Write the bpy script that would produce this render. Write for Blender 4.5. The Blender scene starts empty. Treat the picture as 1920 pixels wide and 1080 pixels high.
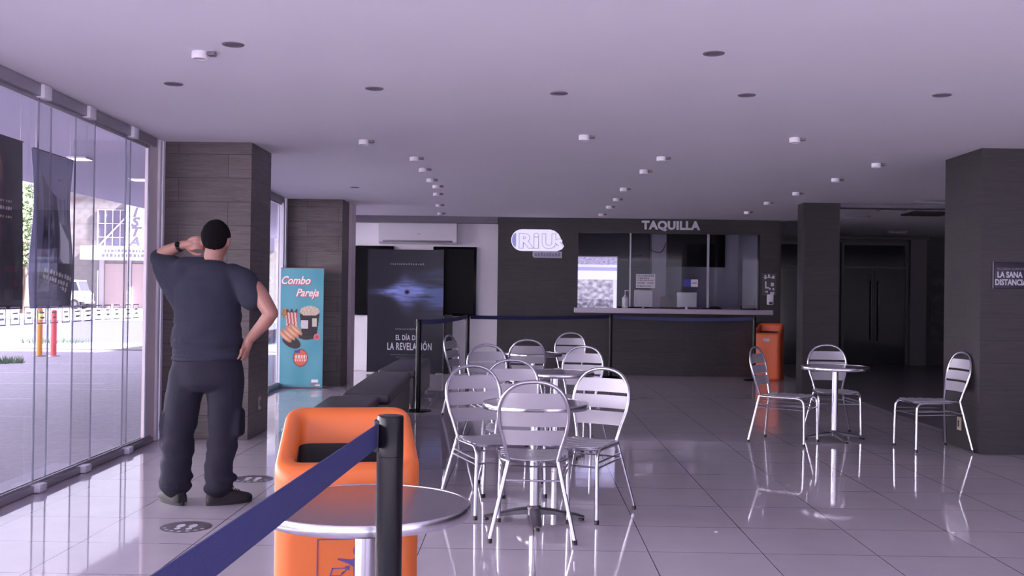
import bpy, bmesh, math, random
import numpy as np
from mathutils import Vector, Matrix, noise

random.seed(7)
SC = bpy.context.scene
COL = SC.collection
PI = math.pi

# ------------------------------------------------------------------ colours and materials
def lin(c):
    out = []
    for v in c[:3]:
        v = v / 255.0
        out.append(v / 12.92 if v <= .04045 else ((v + .055) / 1.055) ** 2.4)
    return tuple(out)

class NT:
    def __init__(self, name):
        self.m = bpy.data.materials.new(name); self.m.use_nodes = True
        self.t = self.m.node_tree; self.n = self.t.nodes; self.l = self.t.links
        self.bsdf = self.n['Principled BSDF']; self.out = self.n['Material Output']
    def add(self, ty, **kw):
        nd = self.n.new(ty)
        for k, v in kw.items():
            if k in nd.inputs: nd.inputs[k].default_value = v
            else: setattr(nd, k, v)
        return nd
    def link(self, a, ao, b, bi): self.l.new(a.outputs[ao], b.inputs[bi])

def mat(name, rgb, rough=.5, metal=0., var=0., scale=8., bump=0., spec=.5, stretch=(1, 1, 1), emit=0.):
    w = NT(name); b = w.bsdf
    c = lin(rgb)
    b.inputs['Base Color'].default_value = (*c, 1)
    b.inputs['Roughness'].default_value = rough; b.inputs['Metallic'].default_value = metal
    b.inputs['Specular IOR Level'].default_value = spec
    if emit:
        b.inputs['Emission Color'].default_value = (*c, 1); b.inputs['Emission Strength'].default_value = emit
    tc = w.add('ShaderNodeTexCoord'); mp = w.add('ShaderNodeMapping'); mp.inputs['Scale'].default_value = stretch
    w.link(tc, 'Object', mp, 'Vector')
    nz = w.add('ShaderNodeTexNoise', Scale=scale, Detail=5.); w.link(mp, 'Vector', nz, 'Vector')
    mx = w.add('ShaderNodeMix', data_type='RGBA')
    v = max(var, .03)
    mx.inputs[6].default_value = (*[x * (1 - v) for x in c], 1); mx.inputs[7].default_value = (*[min(1, x * (1 + v)) for x in c], 1)
    w.link(nz, 'Fac', mx, 'Factor'); w.l.new(mx.outputs[2], b.inputs['Base Color'])
    if bump:
        bp = w.add('ShaderNodeBump', Strength=bump, Distance=.01); w.link(nz, 'Fac', bp, 'Height'); w.link(bp, 'Normal', b, 'Normal')
    return w.m

def mat_planks(name, a, b_, joint, bw=.9, bh=.215, rough=.45):
    """wood-look tiles laid in rows; UV in metres"""
    w = NT(name); b = w.bsdf
    uv = w.add('ShaderNodeUVMap')
    br = w.add('ShaderNodeTexBrick', Scale=1.)
    br.offset = .5
    br.inputs['Color1'].default_value = (*lin(a), 1); br.inputs['Color2'].default_value = (*lin(b_), 1); br.inputs['Mortar'].default_value = (*lin(joint), 1)
    br.inputs['Mortar Size'].default_value = .0028; br.inputs['Brick Width'].default_value = bw; br.inputs['Row Height'].default_value = bh; br.inputs['Bias'].default_value = 0.
    w.link(uv, 'UV', br, 'Vector')
    mp = w.add('ShaderNodeMapping'); mp.inputs['Scale'].default_value = (2.2, 26, 1); w.link(uv, 'UV', mp, 'Vector')
    nz = w.add('ShaderNodeTexNoise', Scale=1.6, Detail=7., Roughness=.65, Distortion=.6); w.link(mp, 'Vector', nz, 'Vector')
    rp = w.add('ShaderNodeValToRGB'); rp.color_ramp.elements[0].position = .3; rp.color_ramp.elements[0].color = (.62, .60, .60, 1)
    rp.color_ramp.elements[1].position = .72; rp.color_ramp.elements[1].color = (1.3, 1.28, 1.27, 1)
    w.link(nz, 'Fac', rp, 'Fac')
    mx = w.add('ShaderNodeMix', data_type='RGBA', blend_type='MULTIPLY'); mx.inputs['Factor'].default_value = 1
    w.l.new(br.outputs['Color'], mx.inputs[6]); w.l.new(rp.outputs['Color'], mx.inputs[7])
    w.l.new(mx.outputs[2], b.inputs['Base Color'])
    b.inputs['Roughness'].default_value = rough
    bp = w.add('ShaderNodeBump', Strength=.15, Distance=.004); w.link(nz, 'Fac', bp, 'Height'); w.link(bp, 'Normal', b, 'Normal')
    return w.m

def mat_floor():
    w = NT('polished_porcelain'); b = w.bsdf
    uv = w.add('ShaderNodeUVMap')
    mp = w.add('ShaderNodeMapping'); mp.inputs['Location'].default_value = (-.065, 0, 0); w.link(uv, 'UV', mp, 'Vector')
    br = w.add('ShaderNodeTexBrick', Scale=1.); br.offset = 0.; br.squash = 1.
    br.inputs['Color1'].default_value = (*lin((188, 180, 192)), 1); br.inputs['Color2'].default_value = (*lin((193, 184, 196)), 1); br.inputs['Mortar'].default_value = (*lin((52, 48, 58)), 1)
    br.inputs['Mortar Size'].default_value = .0024; br.inputs['Brick Width'].default_value = .6; br.inputs['Row Height'].default_value = .6
    w.link(mp, 'Vector', br, 'Vector')
    nz = w.add('ShaderNodeTexNoise', Scale=3., Detail=6.); w.link(uv, 'UV', nz, 'Vector')
    rp = w.add('ShaderNodeValToRGB'); rp.color_ramp.elements[0].color = (.9, .9, .9, 1); rp.color_ramp.elements[1].color = (1.08, 1.08, 1.08, 1); w.link(nz, 'Fac', rp, 'Fac')
    mx = w.add('ShaderNodeMix', data_type='RGBA', blend_type='MULTIPLY'); mx.inputs['Factor'].default_value = 1
    w.l.new(br.outputs['Color'], mx.inputs[6]); w.l.new(rp.outputs['Color'], mx.inputs[7]); w.l.new(mx.outputs[2], b.inputs['Base Color'])
    b.inputs['Roughness'].default_value = .045; b.inputs['IOR'].default_value = 1.55
    return w.m

def mat_glass(name, tint=(1, 1, 1), refl=1.):
    w = NT(name)
    tr = w.add('ShaderNodeBsdfTransparent'); tr.inputs['Color'].default_value = (*tint, 1)
    gl = w.add('ShaderNodeBsdfGlossy'); gl.inputs['Roughness'].default_value = .01
    fr = w.add('ShaderNodeFresnel', IOR=1.45); ma = w.add('ShaderNodeMath', operation='MULTIPLY'); ma.inputs[1].default_value = refl
    ge = w.add('ShaderNodeNewGeometry'); iv = w.add('ShaderNodeMath', operation='SUBTRACT'); iv.inputs[0].default_value = refl; w.link(ge, 'Backfacing', iv, 1)
    mz = w.add('ShaderNodeMath', operation='MAXIMUM'); mz.inputs[1].default_value = 0.; w.link(iv, 'Value', mz, 0)
    w.link(fr, 'Fac', ma, 0); w.link(mz, 'Value', ma, 1)
    mx = w.add('ShaderNodeMixShader'); w.link(ma, 'Value', mx, 'Fac'); w.l.new(tr.outputs[0], mx.inputs[1]); w.l.new(gl.outputs[0], mx.inputs[2])
    w.l.new(mx.outputs[0], w.out.inputs['Surface'])
    return w.m

def mat_paint(name, rough=.5, emit=0.):
    """prints: the picture is stored per vertex on a fine grid"""
    w = NT(name); at = w.add('ShaderNodeAttribute', attribute_name='print')
    w.link(at, 'Color', w.bsdf, 'Base Color'); w.bsdf.inputs['Roughness'].default_value = rough
    if emit:
        w.link(at, 'Color', w.bsdf, 'Emission Color'); w.bsdf.inputs['Emission Strength'].default_value = emit
    return w.m

M = dict(
    ceiling=mat('ceiling_paint', (240, 237, 246), .85, var=.03, scale=1.2, spec=.1),
    white_wall=mat('white_wall_paint', (222, 217, 227), .7, spec=.2),
    grey_strip=mat('plain_grey', (120, 113, 126), .7),
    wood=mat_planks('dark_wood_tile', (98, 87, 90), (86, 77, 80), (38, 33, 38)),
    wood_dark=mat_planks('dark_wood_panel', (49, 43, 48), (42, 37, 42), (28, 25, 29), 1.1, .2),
    floor=mat_floor(),
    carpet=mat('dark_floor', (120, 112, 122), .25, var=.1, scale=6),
    glass=mat_glass('clear_glass'), glass_edge=mat('glass_edge', (104, 106, 128), .4),
    glass_booth=mat_glass('booth_glass', (.93, .93, .95), 1.),
    alu=mat('brushed_aluminium', (205, 202, 212), .22, 1., var=.05, scale=40),
    alu_slat=mat('aluminium_slat', (176, 172, 184), .5, .4, var=.04, scale=14, stretch=(1, 1, 30)),
    alu_paint=mat('anodised_frame', (170, 166, 178), .4, .5),
    white_profile=mat('white_profile', (226, 222, 236), .4),
    brown_profile=mat('brown_profile', (222, 206, 216), .5),
    table_top=mat('table_top_steel', (146, 139, 149), .2, .75, var=.08, scale=5),
    base_dark=mat('cast_base', (112, 107, 116), .32, .7),
    black=mat('black_plastic', (26, 24, 30), .35),
    black_gloss=mat('black_gloss', (14, 13, 17), .3, spec=.15),
    post=mat('post_black', (22, 21, 28), .24, 0., spec=.22),
    belt=mat('navy_webbing', (47, 51, 102), .65, var=.06, scale=90, bump=.1),
    orange=mat('orange_plastic', (212, 106, 48), .42, var=.04, scale=4),
    orange_far=mat('orange_plastic_dull', (206, 92, 52), .5, var=.04, scale=4),
    purple=mat('purple_print', (86, 66, 138), .5),
    liner=mat('black_liner', (22, 20, 24), .6, var=.2, scale=22, bump=.4),
    leather=mat('black_leatherette', (60, 56, 64), .38, var=.1, scale=18, bump=.08),
    bench_side=mat('bench_panel', (82, 74, 78), .35, var=.06, scale=5),
    shirt=mat('slate_tshirt', (47, 48, 63), .85, var=.08, scale=14, bump=.1, spec=.2),
    trousers=mat('black_trousers', (42, 40, 53), .85, var=.12, scale=18, bump=.15, spec=.2),
    skin=mat('skin', (160, 114, 104), .5, var=.06, scale=20),
    hair=mat('black_hair', (20, 18, 21), .95, spec=.1, var=.2, scale=60, bump=.4, stretch=(1, 1, .3)),
    shoe=mat('black_shoe', (26, 25, 30), .7, var=.15, scale=25),
    sole=mat('shoe_sole', (30, 29, 34), .6),
    watch=mat('watch_band', (40, 38, 46), .3),
    eye=mat('eye', (225, 220, 220), .2), lip=mat('lips', (140, 80, 78), .5),
    screen=mat('screen_black', (12, 12, 16), .3, spec=.12),
    letter=mat('brushed_letter', (196, 190, 202), .35, .3),
    sign_lit=mat('pale_sign_face', (222, 218, 240), .4, emit=.35),
    sign_blue=mat('pale_blue_face', (160, 160, 220), .4, emit=.15),
    sign_line=mat('lilac_line', (128, 120, 160), .5),
    sign_tab=mat('grey_tab', (176, 170, 186), .5),
    counter=mat('counter_stone', (176, 166, 184), .3),
    booth_wall=mat('booth_wall_paint', (176, 173, 190), .7),
    booth_dark=mat('booth_dark_paint', (74, 69, 78), .6),
    paper=mat('paper', (200, 196, 208), .7), ink=mat('ink', (60, 55, 70), .7), blue=mat('blue_print', (60, 66, 150), .5),
    brown=mat('brown_box', (66, 56, 56), .7),
    white_plastic=mat('white_plastic', (206, 202, 212), .4),
    beige=mat('beige_plastic', (176, 164, 152), .5),
    lamp_white=mat('white_lamp_body', (228, 222, 232), .5),
    lamp_grey=mat('grey_lamp_trim', (122, 114, 126), .6),
    vent=mat('dark_vent', (40, 36, 44), .6),
    door_dark=mat('dark_door_frame', (64, 59, 66), .4), door_glass=mat('dark_door_glass', (22, 20, 25), .08),
    jamb=mat('grey_jamb', (86, 80, 88), .5),
    decal=mat('floor_sticker', (92, 86, 98), .5), decal_white=mat('floor_sticker_white', (206, 200, 214), .5),
    frost=mat('frosted_decal', (190, 186, 214), .5),
    soffit=mat('canopy_soffit', (190, 184, 208), .8),
    paving=mat('pale_paving', (142, 137, 153), .85, var=.3, scale=16, spec=.1),
    forecourt=mat('forecourt_concrete', (140, 135, 142), .9, var=.06, scale=2, spec=.1),
    road=mat('asphalt', (70, 69, 88), .85, var=.08, scale=2, spec=.1),
    kerb=mat('pale_kerb', (112, 108, 118), .85, var=.05, scale=2),
    line=mat('white_line', (156, 151, 168), .8),
    weeds=mat('weeds', (82, 98, 80), .8, var=.3, scale=30),
    leafm=mat('leaves', (112, 130, 92), .8, var=.4, scale=6), bark=mat('bark', (110, 92, 84), .9, var=.2, scale=9),
    facade=mat('white_facade', (226, 218, 222), .85, var=.05, scale=.5, spec=.1),
    facade_trim=mat('facade_trim', (186, 180, 188), .8), shutter=mat('pink_shutter', (184, 164, 166), .7, var=.05, scale=1, stretch=(1, 1, 12)),
    win_grey=mat('grey_window', (104, 98, 122), .4, var=.1, scale=1), sign_white=mat('white_sign', (206, 201, 207), .7), sign_grey=mat('grey_lettering', (92, 86, 106), .7),
    truck_w=mat('white_paintwork', (214, 208, 224), .35), truck_d=mat('dark_window', (60, 58, 76), .15), rubber=mat('rubber', (58, 54, 64), .8), red=mat('red_paint', (205, 96, 96), .5),
    boll_o=mat('orange_bollard', (196, 134, 62), .5), boll_r=mat('red_bollard', (208, 80, 88), .5), yellow=mat('yellow_cap', (246, 230, 130), .5), steel=mat('steel', (150, 140, 150), .4, .7),
    teal_back=mat('teal_back', (70, 130, 145), .6), print=mat_paint('printed_sheet', .45), print_gloss=mat_paint('glossy_print', .25), reflection_panel=mat_paint('reflection_print', .4, .9),
    cream=mat('cream_lettering', (240, 226, 224), .5), rose=mat('rose_lettering', (196, 96, 100), .5), white_letter=mat('white_lettering', (188, 184, 200), .5), red_letter=mat('dark_red_lettering', (120, 50, 58), .5), grey_letter=mat('grey_lettering_dim', (112, 110, 122), .5),
    navy_plate=mat('navy_plate', (34, 29, 48), .4),
)

# ------------------------------------------------------------------ mesh helpers
def new(): return bmesh.new()
def box(bm, x0, x1, y0, y1, z0, z1, bevel=0., seg=2):
    r = bmesh.ops.create_cube(bm, size=1.)
    for v in r['verts']:
        v.co = Vector(((x0 + x1) / 2 + v.co.x * (x1 - x0), (y0 + y1) / 2 + v.co.y * (y1 - y0), (z0 + z1) / 2 + v.co.z * (z1 - z0)))
    if bevel:
        es = list({e for v in r['verts'] for e in v.link_edges})
        bmesh.ops.bevel(bm, geom=es, offset=bevel, segments=seg, affect='EDGES', profile=.5)
    return bm
def catmull(pts, n=6):
    P = [Vector(p) for p in pts]; out = []
    for i in range(len(P) - 1):
        p0 = P[max(0, i - 1)]; p1 = P[i]; p2 = P[i + 1]; p3 = P[min(len(P) - 1, i + 2)]
        for k in range(n):
            t = k / n
            out.append(.5 * ((2 * p1) + (p2 - p0) * t + (2 * p0 - 5 * p1 + 4 * p2 - p3) * t * t + (3 * p1 - p0 - 3 * p2 + p3) * t ** 3))
    out.append(P[-1]); return out
def tube(bm, pts, r, seg=10, cap=True):
    P = [Vector(p) for p in pts]; n = len(P)
    R = r if isinstance(r, (list, tuple)) else [r] * n
    rings = []; up = None
    for i, p in enumerate(P):
        t = (P[min(n - 1, i + 1)] - P[max(0, i - 1)]).normalized()
        if up is None:
            up = Vector((0, 0, 1)) if abs(t.z) < .9 else Vector((1, 0, 0))
        a = (up - t * up.dot(t))
        if a.length < 1e-5: a = t.orthogonal()
        a.normalize(); up = a; b = t.cross(a)
        rings.append([bm.verts.new(p + (a * math.cos(2 * PI * k / seg) + b * math.sin(2 * PI * k / seg)) * R[i]) for k in range(seg)])
    for i in range(n - 1):
        for k in range(seg):
            bm.faces.new((rings[i][k], rings[i][(k + 1) % seg], rings[i + 1][(k + 1) % seg], rings[i + 1][k]))
    if cap:
        bm.faces.new(list(reversed(rings[0]))); bm.faces.new(rings[-1])
    return bm
def lathe(bm, prof, seg=32, c=(0, 0, 0)):
    rings = []
    for r, z in prof:
        if r < 1e-6: rings.append([bm.verts.new((c[0], c[1], c[2] + z))])
        else: rings.append([bm.verts.new((c[0] + r * math.cos(2 * PI * k / seg), c[1] + r * math.sin(2 * PI * k / seg), c[2] + z)) for k in range(seg)])
    for a, b in zip(rings, rings[1:]):
        for k in range(seg):
            k2 = (k + 1) % seg
            if len(a) == 1 and len(b) == 1: continue
            if len(a) == 1: bm.faces.new((a[0], b[k2], b[k]))
            elif len(b) == 1: bm.faces.new((a[k], a[k2], b[0]))
            else: bm.faces.new((a[k], a[k2], b[k2], b[k]))
    return bm
def loft(bm, rings, cap=True):
    """rings: lists of points of equal length"""
    V = [[bm.verts.new(p) for p in r] for r in rings]; n = len(V[0])
    for a, b in zip(V, V[1:]):
        for k in range(n): bm.faces.new((a[k], a[(k + 1) % n], b[(k + 1) % n], b[k]))
    if cap:
        bm.faces.new(list(reversed(V[0]))); bm.faces.new(V[-1])
    return bm
def prism_xz(bm, poly, y0, y1):
    """outline in x,z extruded along y"""
    return loft(bm, [[(x, y0, z) for x, z in poly], [(x, y1, z) for x, z in poly]])
def prism_xy(bm, poly, z0, z1):
    return loft(bm, [[(x, y, z0) for x, y in poly], [(x, y, z1) for x, y in poly]])
def rrect(cx, cy, w, d, r, n=5):
    out = []
    for sx, sy, a0 in ((1, 1, 0), (-1, 1, 90), (-1, -1, 180), (1, -1, 270)):
        for k in range(n + 1):
            a = math.radians(a0 + 90 * k / n)
            out.append((cx + sx * (w / 2 - r) + r * math.cos(a), cy + sy * (d / 2 - r) + r * math.sin(a)))
    return out
def ell(cx, cy, rx, ry, n=28): return [(cx + rx * math.cos(2 * PI * k / n), cy + ry * math.sin(2 * PI * k / n)) for k in range(n)]
def ball(bm, c, r, seg=20, rings=12, f=None):
    r3 = r if isinstance(r, (tuple, list)) else (r, r, r)
    res = bmesh.ops.create_uvsphere(bm, u_segments=seg, v_segments=rings, radius=1.)
    for v in res['verts']:
        p = Vector((v.co.x * r3[0], v.co.y * r3[1], v.co.z * r3[2]))
        if f: p = f(p)
        v.co = p + Vector(c)
    return bm
def cyl(bm, p0, p1, r, seg=16): return tube(bm, [p0, p1], r, seg)

def box_uv(me):
    uv = me.uv_layers.new(name='UVMap')
    for p in me.polygons:
        n = p.normal; ax, ay, az = abs(n.x), abs(n.y), abs(n.z)
        for li in p.loop_indices:
            co = me.vertices[me.loops[li].vertex_index].co
            uv.data[li].uv = (co.x, co.y) if az >= ax and az >= ay else ((co.y, co.z) if ax > ay else (co.x, co.z))

def link(name, me, m, parent=None, loc=None, rz=0.):
    o = bpy.data.objects.new(name, me); COL.objects.link(o)
    if m is not None and not me.materials: me.materials.append(m)
    if parent: o.parent = parent
    if loc: o.location = loc
    if rz: o.rotation_euler = (0, 0, rz)
    return o
def obj(name, bm, m, parent=None, smooth=True, loc=None, rz=0., angle=40):
    bmesh.ops.recalc_face_normals(bm, faces=bm.faces)
    me = bpy.data.meshes.new(name); bm.to_mesh(me); bm.free()
    box_uv(me)
    if smooth:
        for p in me.polygons: p.use_smooth = True
        me.set_sharp_from_angle(angle=math.radians(angle))
    return link(name, me, m, parent, loc, rz)
def tag(o, label, cat, group=None):
    o['label'] = label; o['category'] = cat
    if group: o['group'] = group
    return o
def thing(name, label, cat, loc=(0, 0, 0), rz=0., group=None):
    o = bpy.data.objects.new(name, None); COL.objects.link(o); o.location = loc; o.rotation_euler = (0, 0, rz); o.empty_display_size = .1
    return tag(o, label, cat, group)
def struct(name, bm, m, label=None, parent=None, smooth=False, **k):
    o = obj(name, bm, m, parent, smooth, **k)
    if parent is None:
        o['kind'] = 'structure'
        if label: o['label'] = label
    return o
def dup(root, loc, rz, label, group=None):
    r = root.copy(); COL.objects.link(r); r.location = loc; r.rotation_euler = (0, 0, rz); r['label'] = label
    if group: r['group'] = group
    for ch in list(root.children):
        c = ch.copy(); COL.objects.link(c); c.parent = r
        for g in ch.children:
            d = g.copy(); COL.objects.link(d); d.parent = c
    return r
def text_mesh(s, size, extrude=.002, offset=0., shear=0., align='CENTER', spacing=1., sx=1.):
    """lettering standing upright and facing -Y, baseline at z=0"""
    cu = bpy.data.curves.new('lettering', 'FONT'); cu.body = s; cu.size = size; cu.extrude = extrude; cu.offset = offset; cu.shear = shear
    cu.align_x = align; cu.space_character = spacing; cu.resolution_u = 3
    t = bpy.data.objects.new('lettering', cu); COL.objects.link(t)
    dg = bpy.context.evaluated_depsgraph_get(); dg.update()
    me = bpy.data.meshes.new_from_object(t.evaluated_get(dg))
    bpy.data.objects.remove(t); bpy.data.curves.remove(cu)
    me.transform(Matrix.Rotation(PI / 2, 4, 'X') @ Matrix.Diagonal((sx, 1, 1, 1)))
    me.materials.clear()
    return me
def text(name, s, size, m, parent=None, loc=(0, 0, 0), **k):
    return link(name, text_mesh(s, size, **k), m, parent, loc)
def printed(name, w, h, nx, ny, fn, m, parent=None, loc=(0, 0, 0), th=.004, bend=None):
    """a printed sheet: front facing -Y, bottom centre at the origin; fn(u, v) with v upward gives sRGB 0-255"""
    bm = new(); V = {}
    for j in range(ny + 1):
        for i in range(nx + 1):
            u, v = i / nx, j / ny
            y = bend(u, v) if bend else 0.
            V[i, j, 0] = bm.verts.new(((u - .5) * w, y, v * h))
            if i in (0, nx) or j in (0, ny): V[i, j, 1] = bm.verts.new(((u - .5) * w, y + th, v * h))
    for j in range(ny):
        for i in range(nx): bm.faces.new((V[i, j, 0], V[i + 1, j, 0], V[i + 1, j + 1, 0], V[i, j + 1, 0]))
    loop = [(i, 0) for i in range(nx)] + [(nx, j) for j in range(ny)] + [(i, ny) for i in range(nx, 0, -1)] + [(0, j) for j in range(ny, 0, -1)]
    for a, b in zip(loop, loop[1:] + loop[:1]): bm.faces.new((V[(*a, 0)], V[(*a, 1)], V[(*b, 1)], V[(*b, 0)]))
    if not bend: bm.faces.new([V[(*a, 1)] for a in loop])
    else:
        # a bent sheet closes with strips between its two sides
        for j in range(ny): bm.faces.new((V[0, j, 1], V[0, j + 1, 1], V[nx, j + 1, 1], V[nx, j, 1]))
    me = bpy.data.meshes.new(name); bm.verts.index_update(); 
    info = [((v.co.x / w + .5), v.co.z / h) for v in bm.verts]
    bm.to_mesh(me); bm.free()
    a = me.color_attributes.new('print', 'FLOAT_COLOR', 'POINT')
    for k, (u, v) in enumerate(info): a.data[k].color = (*lin([max(0, min(255, c)) for c in fn(u, v)]), 1)
    return link(name, me, m, parent, loc)
def mixc(a, b, t):
    t = max(0., min(1., t)); return tuple(x + (y - x) * t for x, y in zip(a, b))
def nz2(x, y, s=0.): return noise.noise(Vector((x, y, s)))
def remeshed(name, bm, voxel, m, parent=None, smooth=6, fn=None, dec=None):
    """overlapping solids grown into one continuous surface"""
    bmesh.ops.recalc_face_normals(bm, faces=bm.faces)
    me = bpy.data.meshes.new(name); bm.to_mesh(me); bm.free()
    o = bpy.data.objects.new(name, me); COL.objects.link(o)
    r = o.modifiers.new('r', 'REMESH'); r.mode = 'VOXEL'; r.voxel_size = voxel
    s = o.modifiers.new('s', 'SMOOTH'); s.factor = .5; s.iterations = smooth
    if dec:
        d = o.modifiers.new('d', 'DECIMATE'); d.ratio = dec
    dg = bpy.context.evaluated_depsgraph_get(); dg.update()
    me2 = bpy.data.meshes.new_from_object(o.evaluated_get(dg)); me2.name = name
    bpy.data.objects.remove(o); bpy.data.meshes.remove(me)
    if fn:
        for v in me2.vertices: v.co = v.co + v.normal * fn(v.co)
    for p in me2.polygons: p.use_smooth = True
    me2.materials.clear()
    return link(name, me2, m, parent)

# ------------------------------------------------------------------ camera
cam = bpy.data.cameras.new('camera'); co = bpy.data.objects.new('camera', cam); COL.objects.link(co); SC.camera = co
cam.sensor_width = 36.; cam.lens = 36.; cam.clip_start = .05; cam.clip_end = 400
ROLL, PITCH, YAW, EYE = .0135, .00763, .013, 1.335
f = Vector((-math.sin(YAW) * math.cos(PITCH), math.cos(YAW) * math.cos(PITCH), math.sin(PITCH)))
r = f.cross(Vector((0, 0, 1))).normalized(); u = r.cross(f)
c_, s_ = math.cos(ROLL), math.sin(ROLL)
r2 = r * c_ + u * s_; u2 = u * c_ - r * s_
co.matrix_world = Matrix(((r2.x, u2.x, -f.x, 0), (r2.y, u2.y, -f.y, 0), (r2.z, u2.z, -f.z, EYE), (0, 0, 0, 1)))

SC.view_settings.view_transform = 'Standard'; SC.view_settings.look = 'None'; SC.view_settings.gamma = 1.; SC.view_settings.use_curve_mapping = False
SC.view_settings.exposure = .95

# ------------------------------------------------------------------ room shell
CH = 2.69
FRONT = -2.2
# window wall runs along a line that leans a little outward
WA = .03
def wx(y): return -3.215 - WA * (y - 6.23)
bm = new(); prism_xy(bm, [(wx(FRONT) - .06, FRONT), (11.2, FRONT), (11.2, 21.6), (wx(17.9) - .06, 21.6)], -.12, 0); struct('floor', bm, M['floor'])
bm = new(); prism_xy(bm, [(wx(FRONT) - .06, FRONT), (11.2, FRONT), (11.2, 21.6), (wx(17.9) - .06, 21.6)], CH, CH + .2); struct('ceiling', bm, M['ceiling'])
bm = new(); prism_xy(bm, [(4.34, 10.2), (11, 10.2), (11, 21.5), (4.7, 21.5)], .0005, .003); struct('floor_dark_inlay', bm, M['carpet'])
bm = new(); box(bm, wx(17.8) - .1, -.48, 17.76, 17.95, 0, CH); struct('wall_back', bm, M['white_wall'])
bm = new(); box(bm, wx(17.8) + .02, -.49, 17.60, 17.755, 2.575, CH - .001); struct('shadow_strip_back', bm, M['grey_strip'])  # grey in the colour stands for the shadowed strip under the ceiling
bm = new(); box(bm, wx(17.8) + .01, -.49, 17.74, 17.757, 0.005, .1); struct('baseboard_back', bm, M['white_wall'])
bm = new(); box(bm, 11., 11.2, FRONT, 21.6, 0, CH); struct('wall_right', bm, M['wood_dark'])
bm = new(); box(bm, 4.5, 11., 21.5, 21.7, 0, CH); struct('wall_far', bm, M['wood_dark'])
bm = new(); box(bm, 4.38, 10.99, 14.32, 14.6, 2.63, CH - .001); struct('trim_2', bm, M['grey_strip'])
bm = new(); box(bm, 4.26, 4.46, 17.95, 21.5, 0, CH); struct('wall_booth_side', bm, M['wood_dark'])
# wall beyond the second pillar on the window side
# ticket wall with its opening
bm = new()
TY = 17.62
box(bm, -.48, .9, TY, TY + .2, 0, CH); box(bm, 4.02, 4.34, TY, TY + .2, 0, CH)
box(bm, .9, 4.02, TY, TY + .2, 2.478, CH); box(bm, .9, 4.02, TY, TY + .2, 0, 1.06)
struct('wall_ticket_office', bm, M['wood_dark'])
# pillars
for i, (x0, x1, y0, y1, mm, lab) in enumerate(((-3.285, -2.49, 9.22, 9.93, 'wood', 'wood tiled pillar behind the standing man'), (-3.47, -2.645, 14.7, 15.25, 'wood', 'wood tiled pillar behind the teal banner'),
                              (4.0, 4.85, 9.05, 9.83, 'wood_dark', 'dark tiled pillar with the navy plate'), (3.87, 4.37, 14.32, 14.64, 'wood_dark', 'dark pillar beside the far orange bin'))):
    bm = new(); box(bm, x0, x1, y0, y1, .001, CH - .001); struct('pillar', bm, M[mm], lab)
bm = new(); box(bm, -2.66, -2.6, 15.255, 15.6, 0.001, CH - .001); struct('trim_3', bm, M['brown_profile'])

# --------- window wall sections (structure): rails, clamps, overlapping panes
def wpt(y): return (wx(y), y, 0)
def glass_section(nm, y0, y1, panes, clamps_lo, clamps_hi, decals):
    root = bpy.data.objects.new(nm, None); COL.objects.link(root); root.location = wpt(y0); root.rotation_euler = (0, 0, WA); root['kind'] = 'structure'
    L = y1 - y0
    bm = new(); box(bm, -.05, .03, 0, L, 2.605, CH - .002, .006); box(bm, -.012, .0, 0, L, 2.575, 2.606); obj('top_rail', bm, M['alu_paint'], root)
    bm = new(); box(bm, -.05, .035, 0, L, .002, .05, .006); box(bm, -.03, -.022, 0, L, .05, .066); box(bm, .005, .013, 0, L, .05, .066); obj('bottom_rail', bm, M['alu_paint'], root)
    for y in clamps_lo:
        bm = new(); box(bm, -.02, .075, y - y0 - .055, y - y0 + .055, .003, .056, .006); obj('clamp', bm, M['white_profile'], root)
    for y in clamps_hi:
        bm = new(); box(bm, -.02, .055, y - y0 - .06, y - y0 + .06, 2.595, CH - .003, .008); obj('clamp', bm, M['white_profile'], root)
    for k, (a, b) in enumerate(panes):
        x = -.03 if k % 2 else .004
        bm = new(); box(bm, x, x + .008, a - y0, b - y0, .062, 2.6)
        p = obj('pane', bm, M['glass'], root, False)
        for e in (a, b):
            bm = new(); box(bm, x - .001, x + .009, e - y0 - .003, e - y0 + .003, .062, 2.6); obj('pane_edge', bm, M['glass_edge'], p, False)
        if decals:
            bm = new(); n = max(1, int((b - a) / .19))
            for q in range(n):
                yc = a - y0 + .09 + q * .19
                if yc + .07 > b - y0: break
                for (ya, yb, za, zb) in ((-.065, .065, 1.215, 1.222), (-.065, .065, 1.105, 1.112), (-.065, -.058, 1.11, 1.22), (.058, .065, 1.11, 1.22), (-.035, .035, 1.175, 1.185), (-.02, .04, 1.14, 1.152)):
                    box(bm, x + .0085, x + .0095, yc + ya, yc + yb, za, zb)
            obj('safety_decal', bm, M['frost'], p, False)
    return root
glass_section('window_1', FRONT, 9.0, [(-2.1, -.6), (-.8, .9), (.7, 2.3), (2.1, 3.9), (3.7, 5.45), (5.25, 6.97), (6.70, 7.65), (7.38, 8.5), (8.3, 8.86)], [-.5, 1., 2.5, 4., 5.3, 6.72, 7.47, 8.35], [-.5, 1., 2.5, 4., 5.4, 6.74, 7.5, 8.41], True)
bm = new()
box(bm, wx(9) - .02, wx(9) + .006, 8.85, 9.09, .002, CH - .002); struct('trim_4', bm, M['brown_profile'])
bm = new(); box(bm, wx(9.1) - .05, wx(9.1) + .03, 9.09, 9.14, .002, CH - .002, .004); box(bm, wx(9.1) - .05, wx(9.1) + .03, 9.17, 9.218, .002, CH - .002, .004); struct('trim_5', bm, M['white_profile'])
glass_section('window_2', 9.94, 14.45, [(9.95, 11.2), (11.0, 12.4), (12.2, 13.5), (13.3, 14.42)], [11.1, 12.3, 13.4], [11.1, 12.3, 13.4], False)
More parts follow.
